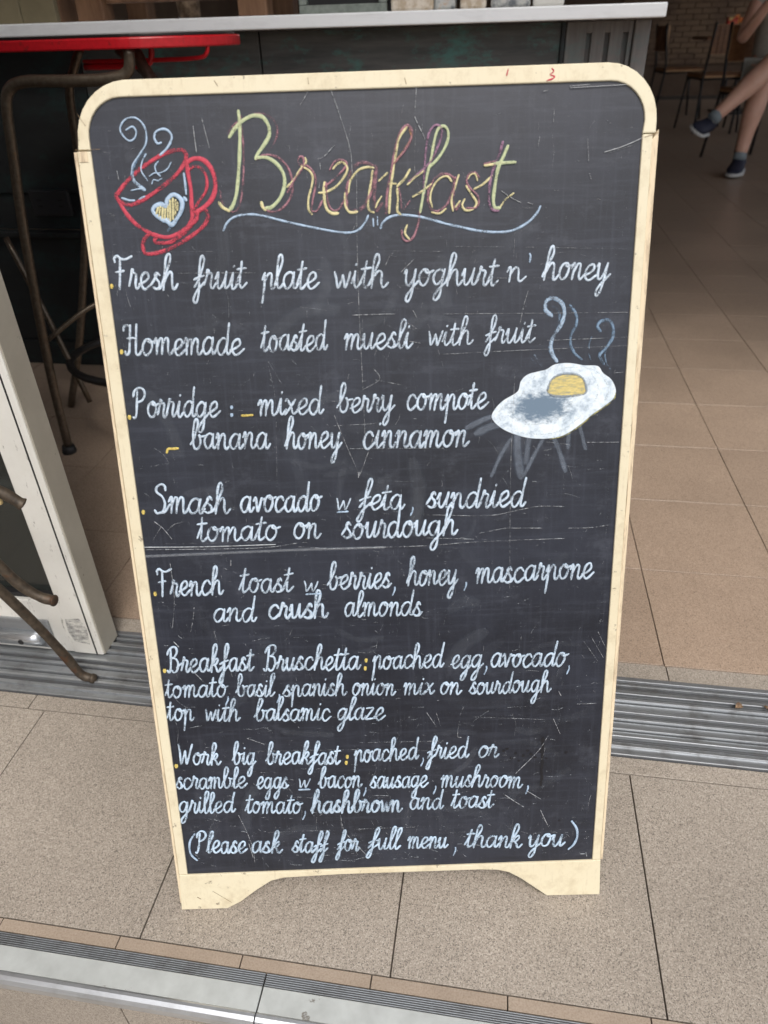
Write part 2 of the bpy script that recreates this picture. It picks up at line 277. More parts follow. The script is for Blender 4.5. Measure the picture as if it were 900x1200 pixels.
TRACES = {"title":[["pink",192,6,[1369,8449,1401,8501,1481,8558,1574,8600,1680,8606,1756,8574,1801,8502,1783,8407,1702,8301]],["pink",182,7,[1492,8593,1495,8475,1493,8355,1481,8174,1451,7989,1409,7865,1365,7829,1325,7840]],["pink",182,7,[1258,8007,1258,7945,1281,7882]],["pink",197,8,[1611,8249,1653,8278,1720,8282,1799,8256,1873,8175,1902,8075,1896,7976,1846,7890,1767,7830,1685,7822,1640,7859]],["yellow",296,10,[1381,8436,1434,8500,1505,8557,1600,8594,1678,8582,1725,8516,1729,8444,1685,8374,1618,8297,1596,8258]],["yellow",286,10,[1476,8629,1479,8535,1463,8356,1438,8175,1403,7991,1364,7892,1330,7849]],["cream",275,10,[1240,7905,1267,7869,1318,7840]],["yellow",287,10,[1605,8261,1679,8265,1756,8227,1812,8164,1836,8090,1823,8003,1774,7918,1701,7857,1653,7851]],["cream",305,10,[1616,7895,1623,7865,1645,7840]],["pink",181,8,[1856,7978,1912,8063,1971,8135,2010,8183,2010,8254,1975,8255,1971,8202,2048,8182,2101,8119,2111,8045,2079,7921,2060,7821,2107,7817,2159,7894]],["cream",166,9,[1855,8021,1920,8081,1979,8159,2034,8213,2028,8249]],["cream",182,9,[1994,8183,2059,8145,2086,8095,2072,8021,2039,7922,2033,7835,2060,7789]],["pink",181,8,[2183,8012,2267,8065,2351,8137,2394,8190,2355,8224,2288,8212,2242,8152]],["cream",196,9,[2136,7963,2197,7968,2295,8015,2373,8099,2396,8160,2358,8204,2310,8193,2272,8157]],["cream",245,10,[2188,8043,2177,7968,2190,7843,2236,7793,2294,7789]],["pink",184,8,[2201,8042,2205,7918,2234,7829,2295,7817,2356,7894]],["pink",307,7,[2615,8178,2529,8199,2460,8170,2417,8098,2384,7975,2379,7862,2417,7811,2500,7818,2557,7882,2618,8005,2651,8177,2636,8017,2624,7855,2643,7802,2689,7853]],["cream",197,9,[2397,7962,2414,8048,2486,8133,2567,8159,2624,8153]],["cream",230,10,[2367,7950,2367,7850,2403,7795,2465,7797]],["cream",199,9,[2617,8129,2595,8006,2570,7882,2575,7812,2615,7788]],["cream",153,9,[2634,7827,2654,7867,2689,7916]],["pink",223,8,[2728,7776,2743,7952,2789,8136,2820,8294,2870,8425,2930,8480,2971,8440,2956,8360,2892,8268,2810,8182]],["cream",226,9,[2755,7782,2770,7951,2794,8099,2825,8257,2862,8389,2924,8465]],["orange",150,8,[2952,8446,2968,8386,2931,8327,2865,8244,2803,8179]],["cream",182,9,[2674,8047,2747,8107]],["cream",213,9,[2946,8126,2901,8059,2835,7999]],["cream",198,9,[2819,8018,2765,8020]],["cream",200,9,[2832,7974,2836,7887,2827,7799,2854,7766]],["pink",169,7,[2845,7986,2863,7886,2871,7791,2903,7822,2941,7871]],["purple",194,8,[3068,7918,3078,8128,3097,8310,3125,8418,3178,8476,3231,8450,3228,8379,3187,8284,3139,8194,3051,8117,2941,8033]],["pink",202,8,[3025,7774,3017,7691,2973,7577,2917,7537,2874,7561,2864,7625]],["yellow",224,10,[3119,8139,3213,8228,3278,8335,3289,8419,3255,8465,3202,8445,3168,8356,3140,8224,3104,8091,3069,7943,3035,7780]],["cream",198,9,[2927,8009,2996,8069,3071,8116]],["cream",186,9,[2913,7669,2894,7605,2931,7552]],["cream",183,9,[2973,7908,3048,7946,3133,8003]],["pink",231,7,[3327,8059,3266,8086,3185,8064,3123,7978,3104,7879,3128,7809,3183,7778,3265,7824,3313,7911,3350,8059,3331,7885,3350,7786,3391,7833]],["cream",168,9,[3318,8023,3280,8065,3212,8048,3150,7978,3125,7891,3145,7815]],["cream",170,9,[3139,7773,3210,7762,3265,7799]],["cream",184,9,[3381,8070,3350,7984,3317,7873,3329,7782]],["pink",184,8,[3561,8053,3526,8091,3479,8080,3452,8019,3487,7956,3548,7904,3562,7841,3528,7797,3453,7799]],["cream",152,9,[3547,8026,3527,8078,3486,8071,3466,8043]],["cream",200,9,[3450,7979,3500,7905,3542,7841,3512,7791,3446,7781,3412,7822,3432,7869]],["cream",169,9,[3350,7809,3391,7858]],["cream",183,9,[3521,7955,3595,7990,3676,8056]],["purple",229,8,[3768,8325,3740,8232,3688,8111,3656,7976,3654,7850,3686,7780,3737,7770]],["yellow",275,10,[3813,8290,3774,8206,3729,8110,3704,7974,3692,7862,3706,7798,3748,7791]],["cream",154,8,[3748,7791,3801,7859,3872,7909]],["pink",182,7,[3610,8156,3701,8174]],["cream",258,10,[3616,8144,3701,8152]],["yellow",258,10,[3701,8157,3782,8160,3879,8162]]],"flourish":[["blue",200,9,[1255,7679,1295,7742,1368,7788,1492,7804,1614,7790,1801,7740,2044,7682,2316,7629,2455,7637,2536,7706,2565,7762]],["blue",217,9,[2675,7657,2694,7701,2757,7744,2854,7760,3018,7742,3154,7707,3264,7674,3402,7642,3529,7612,3681,7592,3819,7591,3929,7620,4025,7675,4091,7743,4117,7793]],["blue",170,9,[2609,7735,2611,7675]],["blue",170,9,[2648,7747,2648,7684]]],"cup":[["red",345,7,[357,8021,435,8099,569,8199,713,8281,839,8331,947,8344,986,8309,970,8249,915,8177,811,8094,680,8012,564,7953,450,7912,373,7939,332,7984,357,8021]],["red",339,8,[337,7972,401,7844,483,7747,596,7673,702,7638,785,7642,900,7690,961,7752,996,7814]],["red",333,9,[990,8248,987,8163,999,8027,992,7903,986,7789]],["red",377,9,[982,8237,1046,8271,1125,8263,1186,8206,1217,8120,1214,8021,1171,7935,1097,7874,1025,7839]],["red",256,7,[988,8175,1052,8210,1116,8184,1149,8109,1132,8011,1062,7926,998,7839]],["red",336,7,[596,7673,535,7624,513,7560,533,7501,630,7504,744,7533,890,7600,1036,7686,1113,7760,1126,7823,1096,7862,1038,7826,1019,7776,913,7689,794,7603,695,7587,629,7601,648,7646]],["red",231,6,[670,7600,765,7591,895,7651,987,7738]],["blue",147,9,[492,8514,548,8537,576,8500,556,8447,507,8428,459,8468,441,8528,490,8591,570,8607,631,8570,661,8498,649,8403,585,8320,514,8238,491,8165]],["dimblue",299,6,[661,8468,622,8344,529,8249,492,8153]],["blue",301,7,[494,8165,510,8103,588,8033]],["blue",135,8,[638,8319,597,8260,581,8187,624,8106]],["blue",192,9,[782,8405,748,8400,728,8448,753,8495,821,8511,870,8480,878,8432,830,8362,763,8309]],["blue",135,8,[737,8256,706,8220,713,8171,743,8139]],["blue",120,8,[849,8246,809,8193,739,8164,692,8165,649,8142]],["blue",121,8,[661,8080,679,8111,718,8103,754,8121]],["blue",136,8,[590,8045,535,8041,473,8030]],["blue",182,9,[384,7970,442,7950,489,7948]],["blue",182,9,[538,7960,581,7977]],["blue",196,9,[952,8152,954,8078,954,7991]],["blue",304,8,[936,7954,946,7941]],["blue",348,9,[780,7776,720,7784,657,7830,642,7869,673,7899,721,7910,767,7897,780,7946,832,7985,884,7968,912,7917,890,7843,842,7781,799,7737,759,7770,719,7778]],["dimblue",307,6,[796,7738,763,7694]],["cream",221,8,[690,7880,671,7836]],["cream",221,8,[712,7888,693,7813]],["cream",222,8,[734,7879,718,7795]],["cream",222,8,[754,7869,740,7784]],["cream",222,8,[781,7896,766,7773]],["cream",222,8,[806,7939,789,7776]],["cream",222,8,[832,7951,815,7788]],["cream",221,8,[853,7938,839,7819]],["cream",221,8,[868,7916,862,7862]]],"egg":[["blue",371,8,[4255,6842,4197,6898,4202,6971,4265,7000,4347,6952,4378,6861,4348,6753,4279,6645,4258,6551,4286,6470,4321,6421]],["dimblue",242,6,[4268,6923,4326,6878,4329,6801,4300,6739]],["dimblue",260,8,[4428,6929,4489,6842,4493,6749,4449,6656,4453,6561,4498,6480,4558,6430]],["dimblue",292,8,[4723,6687,4696,6734,4734,6780,4807,6778,4847,6706,4842,6612,4782,6519,4729,6456,4774,6382]],["dimblue",165,7,[4834,6596,4784,6487,4798,6390,4835,6332]],["dimblue",131,7,[4645,6634,4624,6571,4626,6531]],["dimblue",115,7,[4626,6476,4645,6427]],["blue",148,7,[4106,6484,4175,6378]],["dimblue",131,6,[4082,6445,4116,6404]],["smear",681,5,[3961,5721,3969,5531,4005,5302]],["smear",513,5,[4079,5700,4053,5441]],["smear",341,5,[4232,5694,4136,5508,4039,5301]],["smear",341,5,[3894,5672,3796,5502,3713,5312]],["smear",426,5,[4316,5692,4391,5517,4450,5340]],["smear",339,5,[4564,5819,4604,5682,4641,5560]],["smear",673,5,[3790,5828,3673,5798,3572,5751]],["smear",503,5,[3722,5906,3638,5884,3471,5805]],["smear",425,5,[4467,5721,4470,5583]],["yellowdim",101,7,[4907,6109,4890,6035,4791,5955,4694,5891,4582,5793,4434,5696,4283,5665]],["white",183,6,[3789,5879,3771,5947,3853,6027,3985,6090,4032,6203,4112,6282]],["white",186,6,[3824,5827,3926,5756,4079,5725,4281,5727,4415,5765,4561,5870]],["white",182,6,[4340,6353,4488,6359,4687,6329,4791,6228,4839,6128,4803,6029]],["white",185,6,[3904,5976,3957,5873,4059,5819,4244,5830]],["white",185,6,[4502,6056,4441,5925,4293,5845]],["white",184,6,[4654,6314,4728,6181,4719,6049,4607,5953]],["grey",133,5,[4265,6146,4317,6095,4500,6092,4599,6119]],["grey",134,5,[4728,6181,4720,6032,4577,5886]],["grey",134,5,[3969,6057,3905,5942,3991,5838,4126,5826]]],"mark":[["amber",391,10,[182,7233,181,7224]],["amber",402,10,[192,6642,190,6632]],["amber",413,10,[181,6021,180,6011]],["amber",429,10,[192,5058,190,5047]],["amber",445,10,[199,4162,198,4150]],["amber",461,10,[189,3258,188,3246]],["amber",482,10,[174,2044,172,2030]],["amber",371,10,[2378,3302,2377,3282]],["amber",372,10,[2364,3207,2363,3187]],["amber",387,10,[2117,2091,2116,2070]],["amber",388,10,[2102,2012,2101,1991]],["blue",330,10,[1180,6084,1179,6076]],["blue",331,10,[1173,6010,1172,6002]],["amber",265,10,[1273,5996,1323,5996,1373,5998]],["amber",268,10,[502,5658,519,5691,565,5692,614,5693]],["blue",205,9,[4034,7393,4042,7371,4036,7327]],["blue",225,9,[2154,4982,2197,4984,2254,4986]],["blue",233,9,[1782,4092,1849,4094,1927,4094]],["blue",255,9,[1546,1661,1605,1662,1664,1662]],["blue",174,9,[2915,5007,2914,4975,2892,4926]],["blue",180,9,[2710,4140,2709,4106,2686,4053]],["blue",180,9,[3460,4166,3460,4132,3439,4079]],["blue",187,9,[3684,3173,3685,3137,3663,3080]],["blue",188,9,[4587,3141,4589,3104,4569,3047]],["blue",187,9,[844,2909,841,2871,812,2813]],["blue",188,9,[1409,2914,1406,2877,1379,2819]],["blue",195,9,[2977,2032,2977,1992,2952,1930]],["blue",197,9,[2311,1659,2309,1618,2283,1554]],["blue",197,9,[3116,1649,3115,1608,3091,1545]],["blue",198,9,[4182,1607,4183,1566,4161,1502]],["blue",199,9,[1594,1363,1591,1322,1563,1257]],["blue",204,9,[3343,775,3343,731,3319,664]],["blue",261,9,[281,1101,220,1006,198,896,212,796,265,725]],["blue",285,9,[4713,1089,4773,989,4789,866,4754,756,4696,690]],["crack",442,6,[3882,4601,3886,4597]]],"scratch":[["scr",140,8,[148,4676,768,4659,1496,4658]],["scr",88,6,[170,4648,1292,4626,1734,4666]],["scr",88,5,[335,4707,1560,4681]],["scr",88,6,[1731,4624,2082,4592,2522,4590,3052,4590,3590,4613,4473,4618]],["scr",87,6,[3056,4923,3666,4892,3927,4928,4196,4973,4458,4961]],["scr",71,6,[3053,4674,3537,4643]],["scr",79,6,[3598,4706,3844,4748,3931,4749,4230,4738]],["scr",79,6,[4512,4728,4724,4725,4916,4746]],["scr",82,6,[2478,8145,2457,7558,2450,6906,2455,6433,2459,5797,2433,5687]],["scr",69,6,[3922,6305,3909,5765,3902,5288,3919,4081]],["scr",61,5,[4411,6042,4444,5091]],["scr",58,5,[1567,6461,1606,6118,1557,5236]],["scr",55,5,[3893,7530,3885,7376]],["scr",80,6,[4031,7079,3995,6958,3959,6781]],["scr",104,8,[3000,8544,3021,8496]],["scr",105,8,[3032,8476,3057,8428]],["scr",90,8,[3065,8415,3086,8367]],["scr",90,7,[3123,8325,3138,8305]],["scr",84,8,[3761,7934,3824,7890]],["scr",85,8,[3847,7876,3940,7830]],["scr",85,8,[4002,7829,4049,7813]],["scr",91,9,[4671,8221,4835,8264,5004,8327]],["scr",45,6,[4702,8213,4910,8269]],["scr",54,5,[136,7525,1143,7502]],["scr",54,5,[2940,7810,4173,7781]],["scr",46,4,[218,7818,943,7797]],["scr",55,5,[3285,7482,3950,7455,4932,7411]],["scr",63,6,[811,7324,1515,7306]],["scr",55,5,[2543,7467,3246,7439]],["scr",56,6,[3242,6889,4206,6866,4971,6850]],["scr",65,6,[4215,6616,4622,6619,4987,6623]],["scr",65,6,[3240,6520,3892,6531,4993,6544]],["scr",88,7,[2377,6904,2602,6904,2790,6903]],["scr",55,5,[2928,7211,3877,7189,4950,7164]],["scr",66,6,[4878,6290,4977,6295]],["scr",77,6,[4658,5620,4965,5610]],["scr",48,4,[182,6744,1065,6731]],["scr",49,4,[205,6320,1430,6288]],["scr",58,5,[1995,6114,3154,6067]],["scr",59,6,[2305,5635,3234,5608]],["scr",85,6,[2170,5966,2265,5692,2364,5429,2386,5358,2471,5556,2536,5726]],["scr",120,8,[2388,5393,2377,5341]],["scr",82,6,[2560,6413,2622,6306,2454,6206]],["scr",74,6,[2581,6299,2826,6243]],["scr",67,5,[2148,5866,2575,5877]],["scr",57,5,[1677,6296,1570,6501]],["scr",95,7,[295,4948,373,4872,446,4759]],["scr",86,6,[254,4756,359,4900]],["scr",86,6,[414,4852,491,4913,580,4938]],["scr",81,6,[590,3990,567,3862,524,3714]],["scr",80,6,[398,4498,397,4115,339,3771]],["scr",137,8,[328,3600,376,3537]],["scr",106,7,[1025,4504,1020,4447]],["scr",84,6,[482,3255,604,3093,684,2963]],["scr",96,6,[1008,2374,1193,2288]],["scr",91,6,[819,1343,897,1098,946,850,951,663]],["scr",111,7,[903,939,937,739]],["scr",80,5,[1147,1087,1448,1086,3006,1091]],["scr",68,5,[1089,2202,2246,2177]],["scr",89,6,[1762,1302,1844,1359]],["scr",90,6,[2000,1292,2049,1048,2287,703]],["scr",105,7,[3026,2621,3129,2442]],["scr",96,6,[3131,2617,3177,2451]],["scr",96,6,[3388,2497,3369,2310,3407,2286]],["scr",77,5,[3531,2546,4365,2479]],["scr",96,7,[4701,2662,4911,2665]],["scr",105,7,[4485,2833,4515,2778]],["scr",97,6,[4441,2487,4527,2284]],["scr",100,7,[3904,1507,4005,1420,4137,1319]],["scr",110,7,[4181,1531,4334,1418]],["scr",111,7,[4339,1262,4427,1053]],["scr",88,6,[4036,1782,4283,2070,4392,2268]],["scr",103,7,[4842,614,4904,611]],["scr",103,7,[4903,637,4916,573]],["scr",77,5,[2346,2263,3214,2249]],["scr",79,5,[419,1325,613,1268]],["scr",102,6,[4657,871,4578,813]],["scr",91,8,[2156,8203,2160,8154]],["scr",84,7,[2147,8051,2137,8002]],["scr",83,7,[2143,8237,2196,8256,2291,8342]],["scr",89,8,[1076,8524,1079,8423,1083,8322]],["scr",75,7,[1156,8588,1199,8352]],["scr",75,7,[369,8191,375,8122]],["scr",75,7,[2283,8767,2335,8621,2425,8318,2438,8112]],["scr",74,6,[3019,8799,3000,8570]],["scr",61,5,[3006,8470,2992,8131,3035,7955]],["scr",73,6,[2101,8791,2061,8727,2012,8663]],["scr",74,7,[4337,8744,4507,8752]],["scr",89,8,[4345,8731,4839,8743]],["scr",74,7,[4110,8711,4154,8716]],["scr",75,6,[4211,8570,4208,8470]],["scr",76,6,[4514,8327,4531,8156]],["scr",77,6,[4544,8052,4562,8009]],["scr",75,6,[4079,8285,4092,8359]],["scr",79,6,[2971,7381,2851,7273]],["scr",78,6,[2752,7424,2711,7337]],["scr",81,6,[2480,6866,2466,6711]],["scr",80,7,[2954,6929,2993,6850]],["scr",73,6,[2841,6855,3000,6756]],["scr",81,7,[2917,6649,3014,6630]],["scr",93,6,[4879,3547,5006,3286]],["scr",94,6,[4809,3489,4953,3236]],["scr",94,6,[4738,3430,4900,3186]]]}
EGG_OUTLINE = [3705,5899,3737,5981,3819,6062,3950,6140,3981,6238,4045,6301,4160,6330,4225,6344,4305,6389,4436,6398,4585,6372,4718,6360,4771,6294,4858,6226,4906,6125,4886,6043,4791,5963,4694,5899,4581,5802,4434,5705,4283,5672,4080,5682,3893,5740,3773,5812]
YOLK_OUTLINE = [4240,6147,4278,6244,4359,6291,4474,6295,4575,6251,4617,6151,4599,6102,4467,6082,4317,6087,4258,6114]
EGG_GREY = [4138,5985,4288,5980]
STAINS = [[3893,2086],[3932,2107],[3983,1980],[4030,2046],[4072,1942],[4119,2008],[4166,2075],[4206,2027],[4256,1980],[4322,2045],[4384,1963],[4566,1096],[4605,2034]]
STREAK = [4336,2203]
REDMARK = [[4136,8788,4180,8800,4202,8819,4164,8833,4193,8858,4177,8878],[3790,8837,3796,8862,3803,8881]]
FRAMECRACK = [[5012,8327,5078,8345,5137,8364,60],[36,8365,140,8362,245,8365,70],[94,8643,153,8549,50],[1295,8865,1320,8825,60],[2091,8863,2096,8817,60],[2917,8841,2931,8795,60],[44,8083,57,8069,60],[412,268,622,89,50],[218,186,256,158,110]]
RISER_X = -0.3662
# ---------------------------------------------------------------- cursive hand: strokes per letter, x-height = 1
def P(s): return [tuple(float(q) for q in p.split(',')) for p in s.split()]
GLYPH = {
 'a': (.90, ['.64,.86 .42,1.0 .16,.82 .05,.42 .18,.05 .38,.04 .56,.35 .66,.92', '.67,.98 .64,.45 .68,.08 .8,.05 .95,.32']),
 'b': (.84, ['-.06,.35 .16,.75 .38,1.55 .37,1.98 .24,2.08 .13,1.75 .1,.9 .14,.25 .3,.0 .52,.12 .62,.5 .56,.85 .46,.98 .6,.84 .9,.88']),
 'c': (.74, ['.64,.78 .46,1.0 .2,.85 .07,.42 .2,.05 .42,.02 .78,.38']),
 'd': (.92, ['.64,.86 .42,1.0 .16,.82 .05,.42 .18,.05 .38,.04 .58,.4 .67,.95', '.72,1.98 .69,1.2 .66,.4 .7,.08 .82,.06 .96,.32']),
 'e': (.74, ['-.02,.3 .25,.4 .54,.66 .52,.94 .36,1.0 .14,.78 .08,.35 .24,.02 .46,.04 .8,.38']),
 'f': (.66, ['.0,.12 .22,.5 .5,1.3 .58,1.85 .46,2.1 .34,1.85 .3,1.0 .28,.0 .22,-.7 .08,-.95 -.04,-.8 -.0,-.55 .2,-.1 .66,.42', '-.02,.55 .3,.72 .6,.8']),
 'g': (.88, ['.62,.84 .42,1.0 .16,.82 .05,.45 .18,.1 .38,.08 .56,.4 .66,.92', '.67,.98 .62,.2 .58,-.6 .44,-1.0 .27,-1.0 .24,-.7 .45,-.3 .92,.3']),
 'h': (.90, ['-.04,.2 .2,.9 .4,1.6 .38,2.0 .26,2.1 .15,1.8 .12,1.0 .09,.0', '.1,.3 .26,.78 .44,1.0 .58,.86 .6,.3 .68,.03 .8,.06 .94,.3']),
 'i': (.46, ['-.02,.3 .16,.98', '.17,1.0 .13,.4 .18,.05 .3,.03 .5,.32', '.2,1.42 .21,1.47']),
 'k': (.82, ['-.04,.2 .2,.9 .4,1.6 .38,2.0 .26,2.1 .15,1.8 .12,1.0 .09,.0', '.12,.45 .34,.9 .5,.98 .56,.8 .42,.56 .2,.5', '.3,.52 .46,.3 .56,.05 .7,.04 .86,.3']),
 'l': (.46, ['-.04,.2 .18,.9 .38,1.6 .37,2.0 .25,2.08 .14,1.75 .1,.8 .13,.15 .26,.0 .5,.3']),
 'm': (1.16, ['-.02,.72 .08,1.0 .15,.88 .14,.02', '.15,.45 .3,.9 .42,.98 .48,.8 .46,.02', '.48,.45 .64,.9 .76,.98 .84,.8 .84,.25 .92,.02 1.04,.06 1.2,.32']),
 'n': (.86, ['-.02,.72 .08,1.0 .15,.88 .13,.02', '.15,.45 .32,.9 .46,.98 .55,.8 .54,.25 .62,.02 .74,.06 .9,.32']),
 'o': (.80, ['.48,.98 .26,.96 .08,.66 .08,.28 .26,.0 .48,.1 .62,.48 .58,.84 .42,1.0 .4,.84 .58,.78 .84,.9']),
 'p': (.84, ['-.02,.62 .1,.98', '.12,1.0 .12,.0 .08,-.95', '.12,.4 .28,.86 .44,1.0 .56,.84 .56,.25 .62,.03 .74,.06 .88,.3']),
 'r': (.66, ['-.04,.2 .1,.75 .14,1.12 .22,1.08 .2,.92 .38,.9 .44,.76 .38,.3 .44,.03 .54,.05 .7,.32']),
 's': (.62, ['-.06,.25 .14,.6 .3,.92', '.46,.86 .34,1.02 .2,.86 .26,.62 .44,.4 .44,.12 .26,.0 .06,.12', '.3,.02 .46,.06 .66,.3']),
 't': (.54, ['-.04,.25 .18,.95', '.25,1.7 .21,1.1 .17,.4 .22,.05 .34,.04 .58,.32', '.0,1.18 .26,1.22 .5,1.26']),
 'u': (.86, ['-.02,.6 .1,1.0 .1,.4 .18,.04 .34,.06 .52,.5 .6,.98', '.61,1.0 .56,.4 .6,.06 .72,.05 .9,.32']),
 'v': (.74, ['-.02,.78 .1,1.0 .17,.7 .3,.02 .44,.4 .56,.98 .6,.84 .8,.9']),
 'w': (.92, ['.0,.98 .1,.6 .2,.02 .36,.45 .44,.8 .5,.45 .6,.02 .74,.5 .84,.98']),
 'x': (.74, ['.02,.92 .12,.98 .34,.5 .52,.04 .76,.3', '.58,.98 .3,.48 .02,.02']),
 'y': (.84, ['-.02,.8 .08,1.0 .1,.4 .2,.06 .36,.1 .54,.5 .62,1.0', '.63,1.0 .58,.2 .54,-.6 .4,-1.02 .26,-.98 .24,-.7 .45,-.25 .88,.35']),
 'z': (.74, ['.04,.94 .3,.98 .54,.92 .3,.46 .05,.04 .34,.06 .76,.12']),
 'F': (.84, ['-.16,1.62 -.18,1.86 -.02,2.0 .2,1.84 .5,1.8 .86,1.98', '.18,1.84 .2,1.0 .2,.02', '-.04,1.0 .2,1.02 .44,1.06']),
 'H': (1.0, ['-.16,1.5 -.14,1.74 .04,1.86 .28,1.8', '.28,1.84 .25,.8 .16,.15 .0,.02 -.06,.2', '.1,.98 .4,1.04 .62,1.0', '.66,1.9 .62,.8 .64,.12 .8,.03 1.0,.3']),
 'P': (.92, ['-.08,.06 .02,.0 .12,.3 .16,1.1 .14,1.8', '-.1,1.45 -.06,1.8 .2,2.02 .52,1.95 .68,1.6 .55,1.2 .25,1.02']),
 'S': (.9, ['.62,1.62 .58,1.92 .36,2.04 .1,1.8 .14,1.45 .46,1.1 .64,.6 .5,.12 .2,.0 .04,.2', '.3,.02 .62,.1 .92,.6']),
 'B': (1.0, ['-.14,1.45 .0,1.8 .3,2.05 .58,1.98 .64,1.6 .44,1.22 .28,1.12', '.12,1.95 .14,1.1 .1,.2 -.04,.0 -.14,.15', '.28,1.14 .6,1.02 .74,.6 .6,.12 .36,.0 .24,.16', '.66,.4 1.02,.7']),
 'W': (1.3, ['-.02,1.95 .12,1.1 .28,.02 .46,.7 .56,1.3', '.56,1.3 .64,.6 .74,.04 .92,.8 1.1,1.95']),
}
def ribbon(bm, lay, pts, wd, col, op, seed, taper=True, lift=.0004, arch=.0004, ea=.88):
    """flat stroke with rounded ends lying on the board (x = along, z = up, y = out of the board, negative)"""
    if len(pts) < 2: return
    n = len(pts); prev = None; rr = random.Random(seed)
    L0 = lift + rr.random() * .0002
    ph = rr.random() * 6
    acc = 0
    ext = [pts[0] + (pts[0] - pts[1]).normalized() * wd * .42] + list(pts) + [pts[-1] + (pts[-1] - pts[-2]).normalized() * wd * .42]
    N = len(ext)
    for i, p in enumerate(ext):
        d = ext[min(i + 1, N - 1)] - ext[max(i - 1, 0)]
        if d.length < 1e-9: d = Vector((1, 0))
        d.normalize(); s = Vector((-d.y, d.x))
        if i: acc += (ext[i] - ext[i - 1]).length
        k = .52 if i in (0, N - 1) else .9 if i in (1, N - 2) else 1 + .10 * math.sin(acc / wd * .9 + ph) + rr.uniform(-.05, .05)
        hw = wd / 2 * k
        y = -(L0 + i * 2e-6)
        ed = .78
        vs = [bm.verts.new((p.x - s.x * hw, y + .0003, p.y - s.y * hw)), bm.verts.new((p.x - s.x * hw * .5, y - arch * .6, p.y - s.y * hw * .5)), bm.verts.new((p.x + s.x * hw * .5, y - arch * .6, p.y + s.y * hw * .5)), bm.verts.new((p.x + s.x * hw, y + .0003, p.y + s.y * hw))]
        if prev:
            for a in range(3):
                f = bm.faces.new((prev[a], prev[a + 1], vs[a + 1], vs[a])); f.smooth = True
                for lp in f.loops:
                    e = lp.vert in (vs[0], vs[3], prev[0], prev[3])
                    g = ed if e else 1.04
                    lp[lay] = (col[0] * g * (g if e else 1), col[1] * g, min(1, col[2] * (g ** .5)), op * (ea if e else 1) * (1 + .10 * math.sin(acc / wd * .55 + ph * 2)))
        prev = vs
def word_strokes(text, u0, v0, u1, v1, xh, seed):
    rr = random.Random(seed); S = []; x = 0; up = .90 if v0 > 3000 else .84; xh = xh * 1e-4 * (.95 if v0 > 3000 else .92)
    for i, ch in enumerate(text):
        if ch not in GLYPH: continue
        adv, st = GLYPH[ch]; k = rr.uniform(.95, 1.05); yk = rr.uniform(.96, 1.05); dy = rr.uniform(-.04, .04); sh = rr.uniform(-.03, .04)
        for s in st:
            p = [(x + a * k + b * sh + rr.uniform(-.015, .015), b * yk + dy + rr.uniform(-.015, .015)) for a, b in P(s)]
            S.append(p)
        x += adv * k * rr.uniform(.97, 1.03)
    lo = min(a for s in S for a, b in s); hi = max(a for s in S for a, b in s)
    o = Vector((u0 * 1e-4, v0 * 1e-4)); e = Vector((u1 * 1e-4, v1 * 1e-4)); d = e - o; W = d.length; d.normalize(); n = Vector((-d.y, d.x))
    slant = .10; out = []
    for s in S:
        q = []
        for a, b in s:
            X = (a - lo) / (hi - lo) * W + b * xh * slant - .04 * xh
            q.append(o + d * X + n * ((1 + (b - 1) * up if b > 1 else b * .92 if b < 0 else b) * xh))
        out.append(smoothpts(q, 5))
    return out
# ================================================================ THE SETTING
def struct(name, bm, m, parent=None, smooth=False):
    o = obj(name, bm, m, parent, smooth)
    if not parent: o['kind'] = 'structure'
    return o
bm = bmesh.new(); box(bm, (-60, -60, -.30), (60, .2955, -.148)); struct('ground', bm, GROUT)
bm = bmesh.new(); box(bm, (-8, .3062, -.30), (8, 14.5, -.006)); floor = struct('floor', bm, GROUT)
pav = bmesh.new(); box(pav, (-3, -3, -.1478), (3, .295, -.1462)); pavement = struct('pavement', pav, GROUT)
tile_cache = {}
def tile(x0, y0, x1, y1, z, m, parent, gap=.0009, th=.006, bev=.00035):
    w_, d_ = x1 - x0 - 2 * gap, y1 - y0 - 2 * gap
    key = (round(w_, 4), round(d_, 4), m.name)
    if key not in tile_cache:
        b = bmesh.new(); box(b, (-w_ / 2, -d_ / 2, -th), (w_ / 2, d_ / 2, 0), bev, 1)
        me = bpy.data.meshes.new('tile'); b.to_mesh(me); b.free(); me.materials.append(m); tile_cache[key] = me
    o = bpy.data.objects.new('tile', tile_cache[key]); C.objects.link(o); o.parent = parent
    o.location = ((x0 + x1) / 2, (y0 + y1) / 2, z + rnd.uniform(-.0004, .0003)); return o
# lower pavement
for i in range(-5, 5):
    for j in range(-2, 0 + 1):
        y1 = .293 + j * .3
        tile(-.412 + i * .2992 + .2992, y1 - .2992, -.412 + (i + 2) * .2992, y1, -.1402, TILE_OUT, pavement, th=.006)
# outside tiles
for i in range(-6, 6):
    x0 = .2293 + .2992 * i
    tile(x0, .3625, x0 + .2992, .6675, 0, TILE_OUT, floor); tile(x0 - .03, .6675, x0 + .2692, .6965, 0, TILE_OUT, floor)
for i in range(-10, 11):
    x0 = -.2417 + .1512 * i; tile(x0, .3475, x0 + .1512, .3625, 0, TRIM, floor, .0007)
